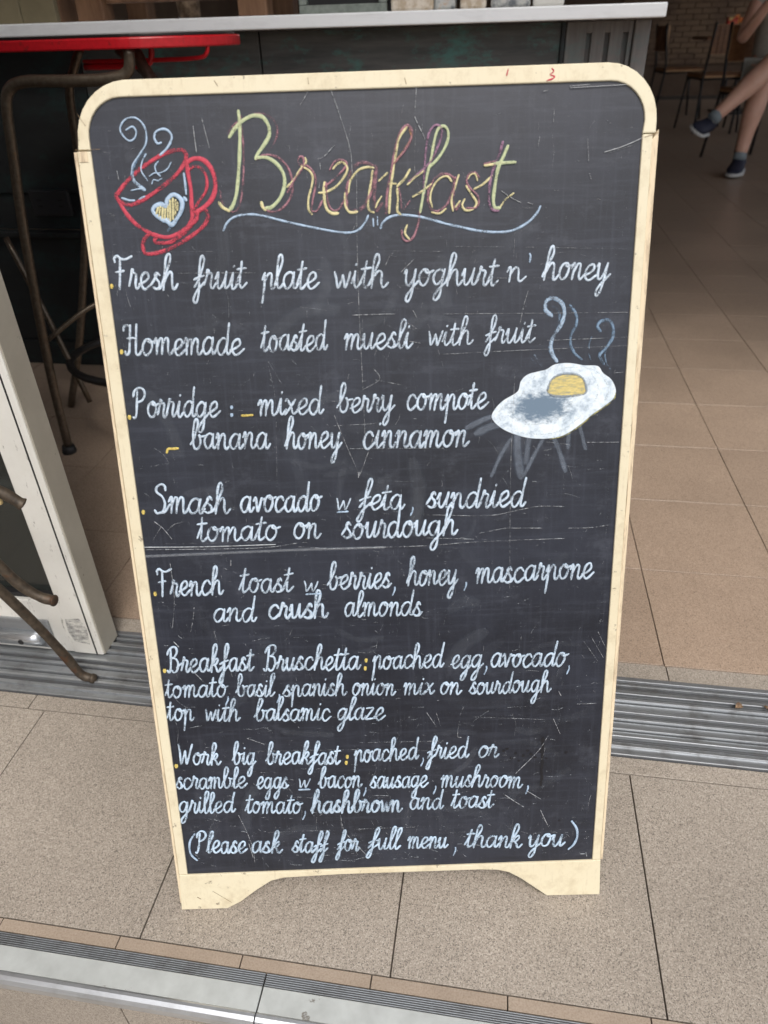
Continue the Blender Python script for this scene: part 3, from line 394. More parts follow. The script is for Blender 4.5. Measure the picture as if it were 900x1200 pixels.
# inside tiles
P_IN = .2555
for i in range(-8, 10):
    x0 = .3135 + P_IN * i
    if i < 6 and i > -8: tile(x0 - .1 + .102, .8525, x0 + P_IN + .002, .888, 0, TILE_OUT, floor)
for j in range(14):
    for i in range(-7, 9):
        x0 = .3135 + P_IN * i; y0 = .888 + .256 * j
        tile(x0, y0, x0 + P_IN, y0 + .256, 0, TILE_IN, floor)
bm = bmesh.new()
for j in range(0, 43):
    for i in range(-20, 20):
        if j < 14 and -7 <= i < 9: continue
        x0 = .3135 + P_IN * i; y0 = .888 + .256 * j
        if y0 > 12.3: continue
        box(bm, (x0 + .0012, y0 + .0012, -.005), (x0 + P_IN - .0012, y0 + .2548, 0))
o = struct('distant_tile', bm, TILE_IN, floor); o['kind'] = 'stuff'
# room shell
m = M('brown_plaster', .9); m.col(m.ramp(m.noise(m.world(), 4, 5), [(.3, (.13, .085, .06)), (.7, (.19, .13, .09))])); PLASTER = m.m
m = M('dark_ceiling', .9); m.col(m.ramp(m.noise(m.world(), 2, 5), [(.3, (.30, .26, .22)), (.7, (.36, .32, .27))])); CEIL = m.m
m = M('tan_brick', .85); v = m.world(); m.col(m.mix(m.ramp(m.noise(v, 3, 6), [(.4, 0.), (.6, 1.)]), (.27, .18, .115), (.19, .125, .085))).bump(m.noise(v, 60, 4), .4, .003); BRICK = m.m
bm = bmesh.new(); box(bm, (-5, .86, 3.30), (5, 12.9, 3.45)); struct('ceiling', bm, CEIL)
bm = bmesh.new(); box(bm, (-5, 12.60, -.005), (5, 12.9, 3.299)); wb = struct('back_wall', bm, PLASTER)
bm = bmesh.new(); box(bm, (4.6, .87, -.005), (4.9, 12.599, .80)); box(bm, (4.6, 1.6, .8002), (4.9, 2.0, 3.299)); box(bm, (4.6, 11.6, .8002), (4.9, 12.0, 3.299)); struct('right_wall', bm, PLASTER)  # unseen wall, shaped low between two piers so sky light brightens the interior
bm = bmesh.new(); box(bm, (-3.5, .87, -.005), (-3.2, 12.599, 3.299)); struct('left_wall', bm, PLASTER)
bm = bmesh.new(); box(bm, (-5, .69, 2.95), (5, .859, 3.7)); struct('lintel', bm, DOOREDGE)
bm = bmesh.new(); box(bm, (-2.6, .69, -.005), (-1.75, .859, 2.949)); struct('pier', bm, PLASTER)
bm = bmesh.new(); box(bm, (-1.75, -1.0, -.15), (-1.25, .689, 3.2)); struct('added_shade_wall', bm, PLASTER)  # unseen wall added outside to block light and darken the left floor
# brick courses on the part of the back wall seen past the counter
brick_me = None
n = 0
for r_ in range(28):
    for q in range(10):
        z0 = .42 + r_ * .066; x0 = 1.5 + q * .215 + (.107 if r_ % 2 else 0)
        if brick_me is None:
            b = bmesh.new(); box(b, (-.103, -.02, -.029), (.103, .012, .029), .003, 1); brick_me = bpy.data.meshes.new('brick'); b.to_mesh(brick_me); b.free(); brick_me.materials.append(BRICK)
        o = bpy.data.objects.new('brick', brick_me); C.objects.link(o); o.parent = wb; o.location = (x0, 12.593 - rnd.uniform(0, .006), z0)

# ---------------------------------------------------------------- threshold track and stair nosing
tr = thing('sliding_door_track', 'grey aluminium sliding door track with parallel grooves set in the tiled floor', 'track', (0, .7745, 0))
bm = bmesh.new(); box(bm, (-2.6, -.0775, -.0055), (2.6, .0775, -.0015)); obj('track_bed', bm, ALU_DARK, tr)
for f_, wd, hh, mt in ((.02, .004, .003, ALU), (.12, .007, .004, ALU), (.215, .004, .006, ALU_BRIGHT), (.31, .004, .005, ALU), (.43, .005, .006, ALU), (.53, .005, .004, ALU_BRIGHT), (.67, .006, .007, ALU), (.765, .008, .007, ALU_BRIGHT), (.88, .004, .004, ALU), (.965, .009, .004, ALU_BRIGHT)):
    y = -.0775 + f_ * .155; bm = bmesh.new(); box(bm, (-2.599, y - wd / 2, -.0015), (2.599, y + wd / 2, hh), .001, 2); obj('rail', bm, mt, tr)
for f_, wd in ((.07, .012), (.26, .008), (.37, .01), (.60, .012)):
    y = -.0775 + f_ * .155; bm = bmesh.new(); box(bm, (-2.598, y - wd / 2, -.0015), (2.598, y + wd / 2, .0005)); obj('channel', bm, ALU, tr)
# dead leaves in the track
m = M('dead_leaf', .7); m.col(m.ramp(m.noise(m.world(), 90, 4), [(.35, (.05, .025, .012)), (.65, (.30, .20, .12))])); LEAF = m.m
def leaf(x, y, s, lab, rz):
    b = bmesh.new(); pr_ = []
    for i in range(9):
        t = i / 8; wv = math.sin(math.pi * t) ** .8 * .45 * s
        c = Vector(((t - .5) * s * 1.4, 0, .003 + .35 * s * math.sin(math.pi * t)))
        row = [b.verts.new(c + Vector((0, -wv, .25 * s))), b.verts.new(c), b.verts.new(c + Vector((0, wv, .3 * s)))]
        pr_.append(row)
    for a, c in zip(pr_, pr_[1:]):
        for k in range(2): b.faces.new((a[k], a[k + 1], c[k + 1], c[k])).smooth = True
    o = obj('dead_leaf', b, LEAF, None, True, (x, y, .002)); o.rotation_euler = (.2, .1, rz)
    tag(o, lab, 'leaf', 'dry leaves caught in the door track')
leaf(.407, .808, .011, 'larger curled dry brown leaf in the door track, left of its pair', .6)
leaf(.447, .809, .008, 'smaller curled dry brown leaf in the door track, right of its pair', 2.2)

ns = thing('step_nosing', 'worn light grey aluminium step edge with a ribbed strip and rounded metal lip', 'step edge', (0, .32, 0))
for a, b_ in ((-2.6, -.2096), (-.2080, 2.6)):
    bm = bmesh.new(); box(bm, (a, -.0125, -.006), (b_, .0265, -.0015)); obj('base_strip', bm, ALU_DARK, ns)
    for k in range(6):
        y = .0147 + k * .00225; bm = bmesh.new(); box(bm, (a, y - .00065, -.0016), (b_, y + .00065, .0012), .0003, 1); obj('rib', bm, ALU, ns)
    bm = bmesh.new(); box(bm, (a, -.0125, -.0014), (b_, .0130, .0016), .0005, 1); obj('flat_strip', bm, NOSING, ns)
    bm = bmesh.new(); pts = [(-.0130, .0022), (-.0145, .0030), (-.0175, .0028), (-.0215, .0008), (-.0242, -.004), (-.0246, -.013), (-.0240, -.016), (-.0215, -.015), (-.0205, -.010), (-.0130, -.004)]
    va = [bm.verts.new((a, y, z)) for y, z in pts]; vb = [bm.verts.new((b_, y, z)) for y, z in pts]
    for i in range(len(pts)):
        j = (i + 1) % len(pts); bm.faces.new((va[i], va[j], vb[j], vb[i]))
    bm.faces.new(va[::-1]); bm.faces.new(vb); bmesh.ops.recalc_face_normals(bm, faces=bm.faces[:]); obj('rounded_lip', bm, ALU_BRIGHT, ns)

rme = None
for i in range(-9, 9):
    b = bmesh.new(); x0 = RISER_X + .2992 * i; box(b, (x0 + .001, .2965, -.139), (x0 + .2982, .3060, -.0165), .0008, 1); obj('riser_tile', b, TILE_OUT, floor)
# ---------------------------------------------------------------- sliding glass door leaf on the left
dr = thing('sliding_glass_door', 'scuffed white framed sliding glass door leaf standing open at the left', 'door', (-.6275, .79, .004))
W_ = .82; Hh = 2.25
bm = bmesh.new(); box(bm, (-.0555, 0, 0), (-.001, .0485, Hh), .002); s1 = obj('stile', bm, DOORWHITE, dr)
bm = bmesh.new(); box(bm, (-.0005, .0015, .002), (.002, .047, Hh - .002), .0006, 1); obj('edge_strip', bm, DOOREDGE, dr)
bm = bmesh.new(); box(bm, (-.0135, -.0012, .001), (-.0115, .0005, Hh)); obj('groove', bm, RUBBER, s1)
bm = bmesh.new(); box(bm, (-W_, 0, 0), (-W_ + .055, .0485, Hh), .002); obj('stile', bm, DOORWHITE, dr)
bm = bmesh.new(); box(bm, (-W_ + .0552, .0015, 0), (-.0557, .047, .112), .002); obj('bottom_rail', bm, DOORWHITE, dr)
bm = bmesh.new(); box(bm, (-W_ + .0552, .0015, Hh - .06), (-.0557, .047, Hh), .002); obj('top_rail', bm, DOORWHITE, dr)
bm = bmesh.new(); box(bm, (-W_ + .055, .0215, .112), (-.0555, .0275, Hh - .06)); obj('glass_pane', bm, GLASS, dr)
m = M('grey_scuff', .7); m.col(m.ramp(m.noise(m.world(), 60, 6), [(.35, (.16, .16, .17)), (.65, (.38, .38, .38))])); nn_ = m.noise(m.world((1, 1, 2)), 70, 6, .75); m.L(m.ramp(nn_, [(.40, 0.), (.75, .6)]), m.b.inputs['Alpha'])
bm = bmesh.new(); prism(bm, [(-.046, .028), (-.020, .024), (-.016, .060), (-.024, .082), (-.050, .078), (-.052, .05)], -.0008, -.0003); obj('scuff_mark', bm, m.m, s1)
for z in (.1125,):
    bm = bmesh.new(); box(bm, (-W_ + .056, .008, z), (-.0557, .021, z + .008), .001, 1); obj('gasket', bm, RUBBER, dr)
bm = bmesh.new(); box(bm, (-.0625, .008, .121), (-.0557, .021, Hh - .061), .001, 1); obj('gasket', bm, RUBBER, dr)
bm = bmesh.new(); box(bm, (-.21, -.004, .010), (-.083, .0013, .072), .0018, 2); lk = obj('lock_plate', bm, ALU, dr)
bm = bmesh.new(); tube(bm, [(-.20, -.010, .036), (-.115, -.010, .036), (-.10, -.006, .036)], .012, 14); obj('lock_barrel', bm, ALU_BRIGHT, lk)
bm = bmesh.new(); tube(bm, [(-.131, -.0225, .036), (-.131, -.019, .036)], .005, 12); obj('screw', bm, RUBBER, lk)

# ---------------------------------------------------------------- rusty chair standing folded in front of the door
rc = thing('rusty_metal_chair', 'rusty brown metal chair whose bent legs poke in before the white door', 'chair', (-.64, .72, 0))
def rl(name, pts, r):
    P_ = smoothpts([Vector(p) - Vector((-.64, .72, 0)) for p in pts], 5); n_ = len(P_); R_ = [r * (1 + .05 * math.sin(i * .9)) for i in range(n_ - 5)] + [r * 1.12, r * 1.16, r * 1.08, r * .85, r * .45]
    bm = bmesh.new(); tube(bm, P_, R_, 12, 0); return obj(name, bm, RUST, rc, True)
rl('leg', [(-.80, .66, .52), (-.72, .69, .30), (-.672, .715, .15), (-.650, .728, .065), (-.636, .731, .020), (-.622, .733, .010), (-.612, .733, .009)], .0074)
rl('leg', [(-.80, .60, .68), (-.70, .64, .45), (-.655, .665, .325), (-.63, .673, .262), (-.608, .677, .236), (-.592, .679, .229), (-.585, .679, .228)], .0074)
rl('leg', [(-.78, .56, .73), (-.665, .63, .49), (-.615, .655, .436), (-.592, .664, .418), (-.575, .667, .402), (-.571, .668, .398)], .0075)
rl('leg', [(-.98, .66, .52), (-.94, .69, .30), (-.91, .715, .12), (-.90, .73, .012)], .0074)
rl('crossbar', [(-.79, .655, .50), (-.98, .66, .50)], .006)
bm = bmesh.new(); box(bm, (-.36, -.20, .60), (-.13, .02, .615), .006); obj('seat', bm, RUST, rc)
rl('back_frame', [(-.98, .64, .5), (-1.0, .62, .9), (-.97, .60, .95), (-.82, .60, .95), (-.79, .62, .9), (-.78, .60, .66)], .008)
m = M('dried_food', .8); m.col((.55, .42, .2)); bm = bmesh.new(); box(bm, (.036, -.062, .402), (.046, -.056, .415), .002, 2)
o = obj('dried_crumb', bm, m.m, rc)

# ---------------------------------------------------------------- counter behind the board
ct = thing('service_counter', 'long counter with white benchtop over worn dark teal and grey timber panels', 'counter', (0, 1.95, 0))
def cb(name, a, b, mt, bev=.002, par=None):
    bm = bmesh.new(); box(bm, (a[0], a[1] - 1.95, a[2]), (b[0], b[1] - 1.95, b[2]), bev, 2); return obj(name, bm, mt, par or ct)
cb('benchtop', (-3.2, 1.95, .892), (.326, 2.62, .919), BENCH, .003)
cb('front_panel', (-.615, 2.03, .52), (.1105, 2.058, .889), COUNTER_DARK)
cb('front_panel', (-1.10, 2.031, .52), (-.619, 2.058, .889), COUNTER_DARK)
cb('front_panel', (-3.0, 2.034, .52), (-1.104, 2.06, .889), COUNTER_BLACK)
cb('lower_panel', (-3.0, 2.036, .08), (.26, 2.062, .40), COUNTER_BLACK)
cb('shelf_rail', (-3.0, 2.012, .402), (.27, 2.05, .418), COUNTER_BLACK, .003)
cb('mid_panel', (-3.0, 2.042, .42), (.26, 2.062, .518), COUNTER_BLACK)
cb('plinth', (-3.0, 2.03, -.002), (.27, 2.07, .078), COUNTER_BLACK)
# slotted grey panel at the right end
pn = bmesh.new()
slots = [(.1745, .008), (.2155, .008), (.2565, .008)]
xs = [.122]
for sx, sw in slots: xs += [sx - sw / 2 - .0015, sx + sw / 2 + .0015]
xs.append(.272)
for k in range(0, len(xs), 2): box(pn, (xs[k], 2.03 - 1.95, .10), (xs[k + 1], 2.045 - 1.95, .889), .002)
for sx, sw in slots: box(pn, (sx - .0068, .0802, .866), (sx + .0068, .0952, .8888), .0015)
box(pn, (.122, .0962, .10), (.272, .108, .889))
obj('slotted_panel', pn, COUNTER_GREY, ct)
cb('corner_post', (.274, 2.022, 0), (.309, 2.062, .889), COUNTER_GREY, .003)
cb('end_panel', (.290, 2.064, 0), (.309, 2.60, .889), COUNTER_GREY)
cb('batten', (.1107, 2.022, 0), (.1205, 2.05, .889), COUNTER_BLACK, .002)
m = M('black_socket_plastic', .3); m.col((.03, .031, .034)); so = cb('socket_plate', (-1.345, 2.020, .462), (-1.225, 2.0335, .53), m.m, .003)
for dx in (-1.318, -1.252):
    for dz in (.489, .505):
        bm = bmesh.new(); box(bm, (dx - .006, 2.0185 - 1.95, dz - .002), (dx + .006, 2.0199 - 1.95, dz + .002)); obj('socket_slot', bm, BLACKMETAL, so)

# things on the counter
def crate():
    t = thing('wooden_rack', 'brown timber display rack standing on the left of the white benchtop', 'rack', (-.83, 2.1, .919))
    for x in (-.205, .21): 
        bm = bmesh.new(); box(bm, (x - .036, -.09, 0), (x + .036, -.03, .30), .004); obj('post', bm, WOOD_BROWN, t)
    bm = bmesh.new(); box(bm, (-.168, -.075, .036), (.173, -.045, .10), .004); obj('crossbar', bm, WOOD_BROWN, t)
    bm = bmesh.new(); box(bm, (-.24, -.03, .30), (.25, .25, .32), .004); obj('shelf', bm, WOOD_BROWN, t)
    for x in (-.205, .21):
        bm = bmesh.new(); box(bm, (x - .03, .18, 0), (x + .03, .24, .30), .004); obj('post', bm, WOOD_BROWN, t)
crate()
m = M('mottled_stone_jar', .5); m.col(m.ramp(m.noise(m.world(), 50, 5), [(.35, (.10, .06, .035)), (.65, (.45, .33, .22))])); JAR = m.m
def jar(x, y, r, h, mt, lab, lid=True, name='jar', cat='jar'):
    t = thing(name, lab, cat, (x, y, .919))
    bm = bmesh.new(); lathe(bm, [(r * .8, 0), (r, .01), (r, h * .8), (r * .75, h * .92), (r * .75, h)], seg=20); obj('body', bm, mt, t, False)
    if lid: bm = bmesh.new(); lathe(bm, [(r * .82, h), (r * .82, h + .02), (r * .7, h + .025)], seg=20); obj('lid', bm, WOOD_BROWN, t)
jar(-.845, 2.18, .030, .12, JAR, 'small mottled brown jar behind the rack posts')
m = M('khaki_tin', .6); m.col(m.ramp(m.noise(m.world(), 12, 5), [(.3, (.16, .13, .075)), (.7, (.24, .20, .12))])); KHAKI = m.m
t = thing('khaki_box', 'khaki tiled box on the benchtop at the far left', 'box', (-1.32, 2.1, .919))
for k in range(2):
    for q in range(4):
        bm = bmesh.new(); box(bm, (-.19 + q * .095, -.08, k * .09), (-.097 + q * .095, -.06, .0885 + k * .09), .002, 1); obj('tile', bm, KHAKI, t)
bm = bmesh.new(); box(bm, (-.19, -.059, 0), (.19, .12, .18), .002); obj('box_body', bm, WOOD_BROWN, t)
m = M('grey_green_wood', .6); m.col(m.ramp(m.noise(m.world((20, 20, 20)), 3, 5), [(.3, (.13, .15, .13)), (.7, (.24, .27, .24))])); GG = m.m
t = thing('framed_box', 'grey green framed glass box with a black front on the middle of the benchtop', 'box', (-.40, 2.08, .919))
for a, b_ in (((-.105, -.07, 0), (.105, -.05, .018)), ((-.105, -.07, .0185), (-.086, -.05, .20)), ((.086, -.07, .0185), (.105, -.05, .20))):
    bm = bmesh.new(); box(bm, a, b_, .002); obj('frame', bm, GG, t)
bm = bmesh.new(); box(bm, (-.104, -.049, .001), (.104, .08, .20), .002); obj('case', bm, RUBBER, t)
m = M('cream_card', .7); m.col(m.ramp(m.noise(m.world(), 60, 3), [(.4, (.45, .36, .26)), (.6, (.62, .55, .46))])); CARD = m.m
m = M('foil_pack', .35); m.col(m.ramp(m.noise(m.world(), 45, 5), [(.35, (.10, .11, .12)), (.55, (.45, .45, .42)), (.7, (.42, .22, .10))])); FOIL = m.m
def pack(x, w_, d_, h_, mt, lab, name='food_pack', cat='packet'):
    bm = bmesh.new(); box(bm, (-w_ / 2, -d_ / 2, 0), (w_ / 2, d_ / 2, h_), .006, 2)
    for v_ in bm.verts:
        if v_.co.z > h_ * .6: v_.co.y *= .6
    o = obj(name, bm, mt, None, False, (x, 2.04, .919)); tag(o, lab, cat)
pack(-.235, .10, .07, .13, CARD, 'cream paper packet right of the framed box')
pack(-.160, .05, .07, .10, FOIL, 'small shiny packet between two cream packets')
pack(-.095, .06, .06, .12, CARD, 'upright cream card box near the middle of the benchtop')
pack(-.01, .09, .06, .12, FOIL, 'silver and orange printed packet left of the white bag')
m = M('white_paper', .7); m.col((.62, .60, .55)); pack(.075, .07, .06, .10, m.m, 'rightmost white paper bag on the benchtop', 'paper_bag', 'bag')

# ---------------------------------------------------------------- red edged bar table / stool
bt = thing('red_bar_table', 'chipped red steel edged bar table with bent brown tube legs under the counter front', 'table', (-.80, 1.62, 0))
O_ = Vector((-.80, 1.62, 0))
def rrect(x0, x1, y0, y1, r, n=6):
    out = []
    for cx, cy, a0 in ((x1 - r, y1 - r, 0), (x0 + r, y1 - r, 90), (x0 + r, y0 + r, 180), (x1 - r, y0 + r, 270)):
        for k in range(n + 1): a = R(a0 + 90 * k / n); out.append((cx + r * math.cos(a), cy + r * math.sin(a)))
    return out
def slab(name, outl, z0, z1, mt, par, bev=.003):
    b = bmesh.new(); vs = [b.verts.new((x, y, z0)) for x, y in outl]; f = b.faces.new(vs)
    r_ = bmesh.ops.extrude_face_region(b, geom=[f]); bmesh.ops.translate(b, verts=[e for e in r_['geom'] if isinstance(e, bmesh.types.BMVert)], vec=(0, 0, z1 - z0))
    bmesh.ops.recalc_face_normals(b, faces=b.faces[:])
    if bev: bmesh.ops.bevel(b, geom=[e for e in b.edges if abs(e.verts[0].co.z - e.verts[1].co.z) < 1e-6], offset=bev, segments=2, profile=.5, affect='EDGES')
    return obj(name, b, mt, par)
slab('table_edge', rrect(-.50, .235, -.12, .26, .185, 14), .8655, .8845, REDMETAL, bt)
slab('table_top', rrect(-.488, .225, -.11, .25, .175, 14), .8847, .8895, BLACKMETAL, bt, .001)
def bl(name, pts, r, mt, sm=5):
    b = bmesh.new(); tube(b, [Vector(p) - O_ for p in pts], r, 12, sm); return obj(name, b, mt, bt)
bl('brace', [(-.71, 1.60, .866), (-.712, 1.60, .852), (-.72, 1.60, .840), (-.74, 1.60, .836), (-.86, 1.60, .836)], .0055, REDMETAL)
bl('brace', [(-.592, 1.60, .868), (-.596, 1.60, .855), (-.615, 1.60, .847), (-.70, 1.60, .845), (-.86, 1.60, .845)], .004, REDMETAL)
bl('leg', [(-1.065, 1.467, .004), (-1.067, 1.49, .22), (-1.037, 1.50, .52), (-1.006, 1.50, .70), (-.992, 1.50, .775), (-.975, 1.50, .805), (-.94, 1.50, .817), (-.86, 1.50, .817), (-.77, 1.51, .818), (-.73, 1.52, .83), (-.72, 1.52, .8655)], .0108, STOOLTUBE)
bl('leg', [(-1.20, 1.72, .004), (-1.13, 1.76, .22), (-1.06, 1.80, .5), (-1.035, 1.80, .66), (-1.02, 1.80, .78), (-1.0, 1.80, .82), (-.97, 1.80, .8655)], .010, STOOLTUBE)
bl('leg', [(-.52, 1.467, .004), (-.54, 1.49, .22), (-.62, 1.54, .60), (-.74, 1.6, .85), (-.77, 1.6, .8655)], .0125, STOOLTUBE)
bl('leg', [(-.52, 1.80, .004), (-.56, 1.80, .3), (-.72, 1.76, .72), (-.85, 1.74, .8655)], .010, STOOLTUBE)
bl('diagonal_brace', [(-1.155, 1.60, .50), (-1.09, 1.58, .30), (-1.03, 1.56, .10)], .007, STOOLTUBE)
bl('diagonal_brace', [(-1.09, 1.55, .27), (-1.0, 1.62, .33), (-.90, 1.70, .36)], .006, STOOLTUBE)
ring = []
for k in range(33): a = 2 * math.pi * k / 32; ring.append((-.83 + .245 * math.cos(a), 1.63 + .185 * math.sin(a), .205))
bl('foot_ring', ring, .010, BLACKMETAL, 0)
bm = bmesh.new(); lathe(bm, [(.016, -.002), (.018, .004), (.015, .02)], (-.265, -.153, 0)); obj('rubber_foot', bm, RUBBER, bt)

# ================================================================ THE SANDWICH BOARD
sb = thing('sandwich_board', 'cream framed chalkboard breakfast menu sign with handwritten white lettering and drawings', 'menu board', (-.3324, .402, .001), R(9.908))
LEAN = R(-17)
def leaf_part(name, bm, mt, par=None, smooth=False):
    o = obj(name, bm, mt, par or sb, smooth)
    if par is None: o.rotation_euler = (LEAN, 0, 0)
    return o
def arc(cx, cz, r, a0, a1, n=8): return [(cx + r * math.cos(R(a0 + (a1 - a0) * k / n)), cz + r * math.sin(R(a0 + (a1 - a0) * k / n))) for k in range(n + 1)]
ZJ = .836
# outer and inner outline of the rounded top rail
top_out = arc(.4665, .8475, .0435, 0, 90) + arc(.0565, .8445, .0445, 92, 180)
top_out = [(.5095, ZJ)] + top_out + [(.0105, ZJ)]
inn = [(.0225, ZJ)] + arc(.0480, .8475, .0290, 180, 92) + arc(.4700, .8480, .0295, 90, 0) + [(.4980, ZJ)]
inn = [(.0160 if i == 0 else x, z) for i, (x, z) in enumerate(inn)]
outer = [(.5110, ZJ)] + arc(.4655, .8460, .0455, 0, 90) + arc(.0540, .8420, .0475, 92, 180) + [(.0055, ZJ)]
inner = [(.0165, ZJ)] + arc(.0480, .8450, .0315, 180, 92) + arc(.4690, .8460, .0315, 90, 0) + [(.4993, ZJ)]
bm = bmesh.new(); prism(bm, outer + inner, -.0022, .012, .0010); fr = leaf_part('top_rail', bm, CREAM)
bm = bmesh.new(); prism(bm, [(x * .99 + .0025, z) for x, z in [(.509, ZJ + .002)] + arc(.4655, .8462, .0435, 0, 90) + arc(.0540, .8422, .0455, 92, 180) + [(.0075, ZJ + .002)]], .0125, .016); leaf_part('top_backing', bm, CREAM_EDGE)
# side rails
bm = bmesh.new(); prism(bm, [(.0035, .0525), (.0135, .0525), (.0165, ZJ - .0008), (.0045, ZJ - .0008)], -.0022, .012, .0008); leaf_part('side_rail', bm, CREAM)
bm = bmesh.new(); prism(bm, [(.4985, .0525), (.5080, .0525), (.5085, ZJ - .0008), (.4993, ZJ - .0008)], -.0022, .012, .0008); leaf_part('side_rail', bm, CREAM)
bm = bmesh.new(); prism(bm, [(.0002, .01), (.0032, .01), (.0042, ZJ - .0012), (.0015, ZJ - .0012)], -.002, .014, .0006); leaf_part('edge_strip', bm, CREAM_EDGE)
bm = bmesh.new()
zz = [.0525 + k * (ZJ - .006 - .0525) / 24 for k in range(25)]
prism(bm, [(.5083 + .0007 * math.sin(z * 90) * (z > .5), z) for z in zz] + [(.5138, ZJ + .003), (.5112, .0525)], -.0015, .014, .0005)
leaf_part('edge_strip', bm, CREAM_EDGE)
# bottom rail with shaped feet
foot = [(.0005, .0), (.0565, -.0005), (.0735, .009), (.095, .0265), (.1123, .0385), (.128, .0425), (.197, .0445), (.3615, .0440), (.385, .0425), (.3985, .0385), (.4134, .0285), (.4455, .0012), (.5104, .0), (.5085, .0518), (.0035, .0518)]
bm = bmesh.new(); prism(bm, foot, -.0022, .012, .0010); leaf_part('bottom_rail', bm, CREAM)
# panel
bm = bmesh.new(); 
pin = [(.0137 - .004, .0465), (.4985 + .003, .0465)] + [(.5015, ZJ)] + arc(.4690, .8460, .0335, 0, 90) + arc(.0480, .8450, .0335, 92, 180) + [(.0140, ZJ)]
prism(bm, pin, 0, .008)
panel = leaf_part('blackboard', bm, BOARD)
# hinged rear leaf
bm = bmesh.new(); prism(bm, [(.01, .0), (.06, .0), (.11, .04), (.40, .04), (.45, .0), (.50, .0)] + [(.505, .835)] + arc(.46, .83, .045, 0, 90) + arc(.05, .83, .045, 90, 180) + [(.005, .83)], -.006, .006, .001)
o = obj('rear_leaf', bm, CREAM, sb); o.location = (0, .530, 0); o.rotation_euler = (R(17), 0, 0)
for x in (.10, .40):
    bm = bmesh.new(); box(bm, (x - .02, .262, .822), (x + .02, .274, .828), .002); tube(bm, [(x - .02, .268, .828), (x + .02, .268, .828)], .003, 10); obj('hinge', bm, ALU, sb)

def stroke_obj(name, items, par, seed=0, kind=None, mt=CHALK):
    bm = bmesh.new(); lay = bm.loops.layers.float_color.new('chalk')
    for i, (pts, wd, col, op, lift) in enumerate(items): ribbon(bm, lay, pts, wd, col, op, seed * 77 + i, lift=lift, ea=0. if mt is not CHALK else .88, arch=.0004 if mt is CHALK else .00005)
    o = obj(name, bm, mt, par, False)
    if kind: o['kind'] = kind
    return o
for wi, (t_, u0, v0, u1, v1, xh) in enumerate(WORDS):
    if t_ in '()': continue
    S = word_strokes(t_, u0, v0, u1, v1, xh, wi * 13 + 5)
    wd = xh * 1e-4 * .148
    rr = random.Random(wi)
    if t_ in ('w',): wd *= .95
    if t_ in ('hashbrown', 'crush'): wd *= 1.18
    cc = LIB['word']; br = rr.uniform(.90, 1.06); top = v0 / 8900
    col = (cc[0] * br * (.92 + .2 * top), cc[1] * br * (.96 + .08 * top), min(1, cc[2] * br))
    items = [([Vector((p.x, p.y)) for p in s], wd, col, rr.uniform(.82, .98), .0004 + .00004 * k) for k, s in enumerate(S)]
    stroke_obj('handwritten_word', items, panel, wi)
NM = {'title': 'title_word', 'flourish': 'underline_flourish', 'cup': 'coffee_cup_drawing', 'egg': 'egg_drawing', 'mark': 'punctuation_marks', 'scratch': 'scratches'}
for name, tl in TRACES.items():
    items = []
    for k, (c_, wd, op, fl) in enumerate(tl):
        pts = [Vector((fl[i] * 1e-4, fl[i + 1] * 1e-4)) for i in range(0, len(fl), 2)]
        pts = smoothpts(pts, 6) if len(pts) > 2 else pts
        lift = .0004 + .00003 * min(k, 30)
        if name == 'egg' and c_ == 'smear': lift = .0002
        if name == 'egg' and c_ in ('white', 'grey', 'yellowdim'): lift = .0014
        if name == 'scratch': wd *= .72; op = min(10, op + 1)
        if name == 'title': wd *= 1.14
        if name == 'cup': wd *= 1.08; op = min(10, op + 1)
        items.append((pts, wd * 1e-5, LIB[c_], op / 10, lift))
    if name == 'title':
        pass
    if name == 'scratch':
        rs = random.Random(3); CL = [(rs.uniform(.03, .48), 0) for _ in range(14)]
        for k in range(3000):
            v_ = .06 + .80 * rs.random() ** 1.35; u_ = rs.uniform(.02, .495)
            u_ = min(.49, max(.022, u_ if rs.random() < .35 else rs.choice(CL)[0] + rs.gauss(0, .03))); L_ = rs.uniform(.001, .007) if rs.random() < .90 else rs.uniform(.010, .035)
            a = rs.choice((0, 0, 0, 90, 90, 70, -50, rs.uniform(0, 180))) + rs.gauss(0, 9); a = R(a)
            d = Vector((math.cos(a), math.sin(a))) * L_; p0 = Vector((u_, v_)); p1 = p0 + d
            if not (.02 < p1.x < .496 and .056 < p1.y < .868): continue
            mid = (p0 + p1) / 2 + Vector((-d.y, d.x)) * rs.uniform(-.12, .12)
            items.append((smoothpts([p0, mid, p1], 3), rs.uniform(.00015, .00030), LIB['scr'], rs.uniform(.38, .72), .0002))
    if name == 'mark':
        for k, it in enumerate(items): stroke_obj({'amber': 'yellow_bullet', 'crack': 'chalk_smudge'}.get(tl[k][0], 'punctuation_mark'), [it], panel, 300 + k)
        continue
    if name == 'egg':
        sm_ = [(p_, w_ * 1.4, c_, .24, .0003) for (p_, w_, c_, o_, l_), q_ in zip(items, tl) if q_[0] == 'smear']
        for k, it in enumerate(sm_): stroke_obj('shine_ray', [it], panel, 700 + k, None, SMEAR)
        items = [it for it, q_ in zip(items, tl) if q_[0] != 'smear']
    o = stroke_obj(NM[name], items, panel, 500 + len(name), 'stuff' if name == 'scratch' else None)
    if name == 'cup': o['label'] = 'red chalk coffee cup with yellow heart and blue steam'
    if name == 'egg': egg_lines = o
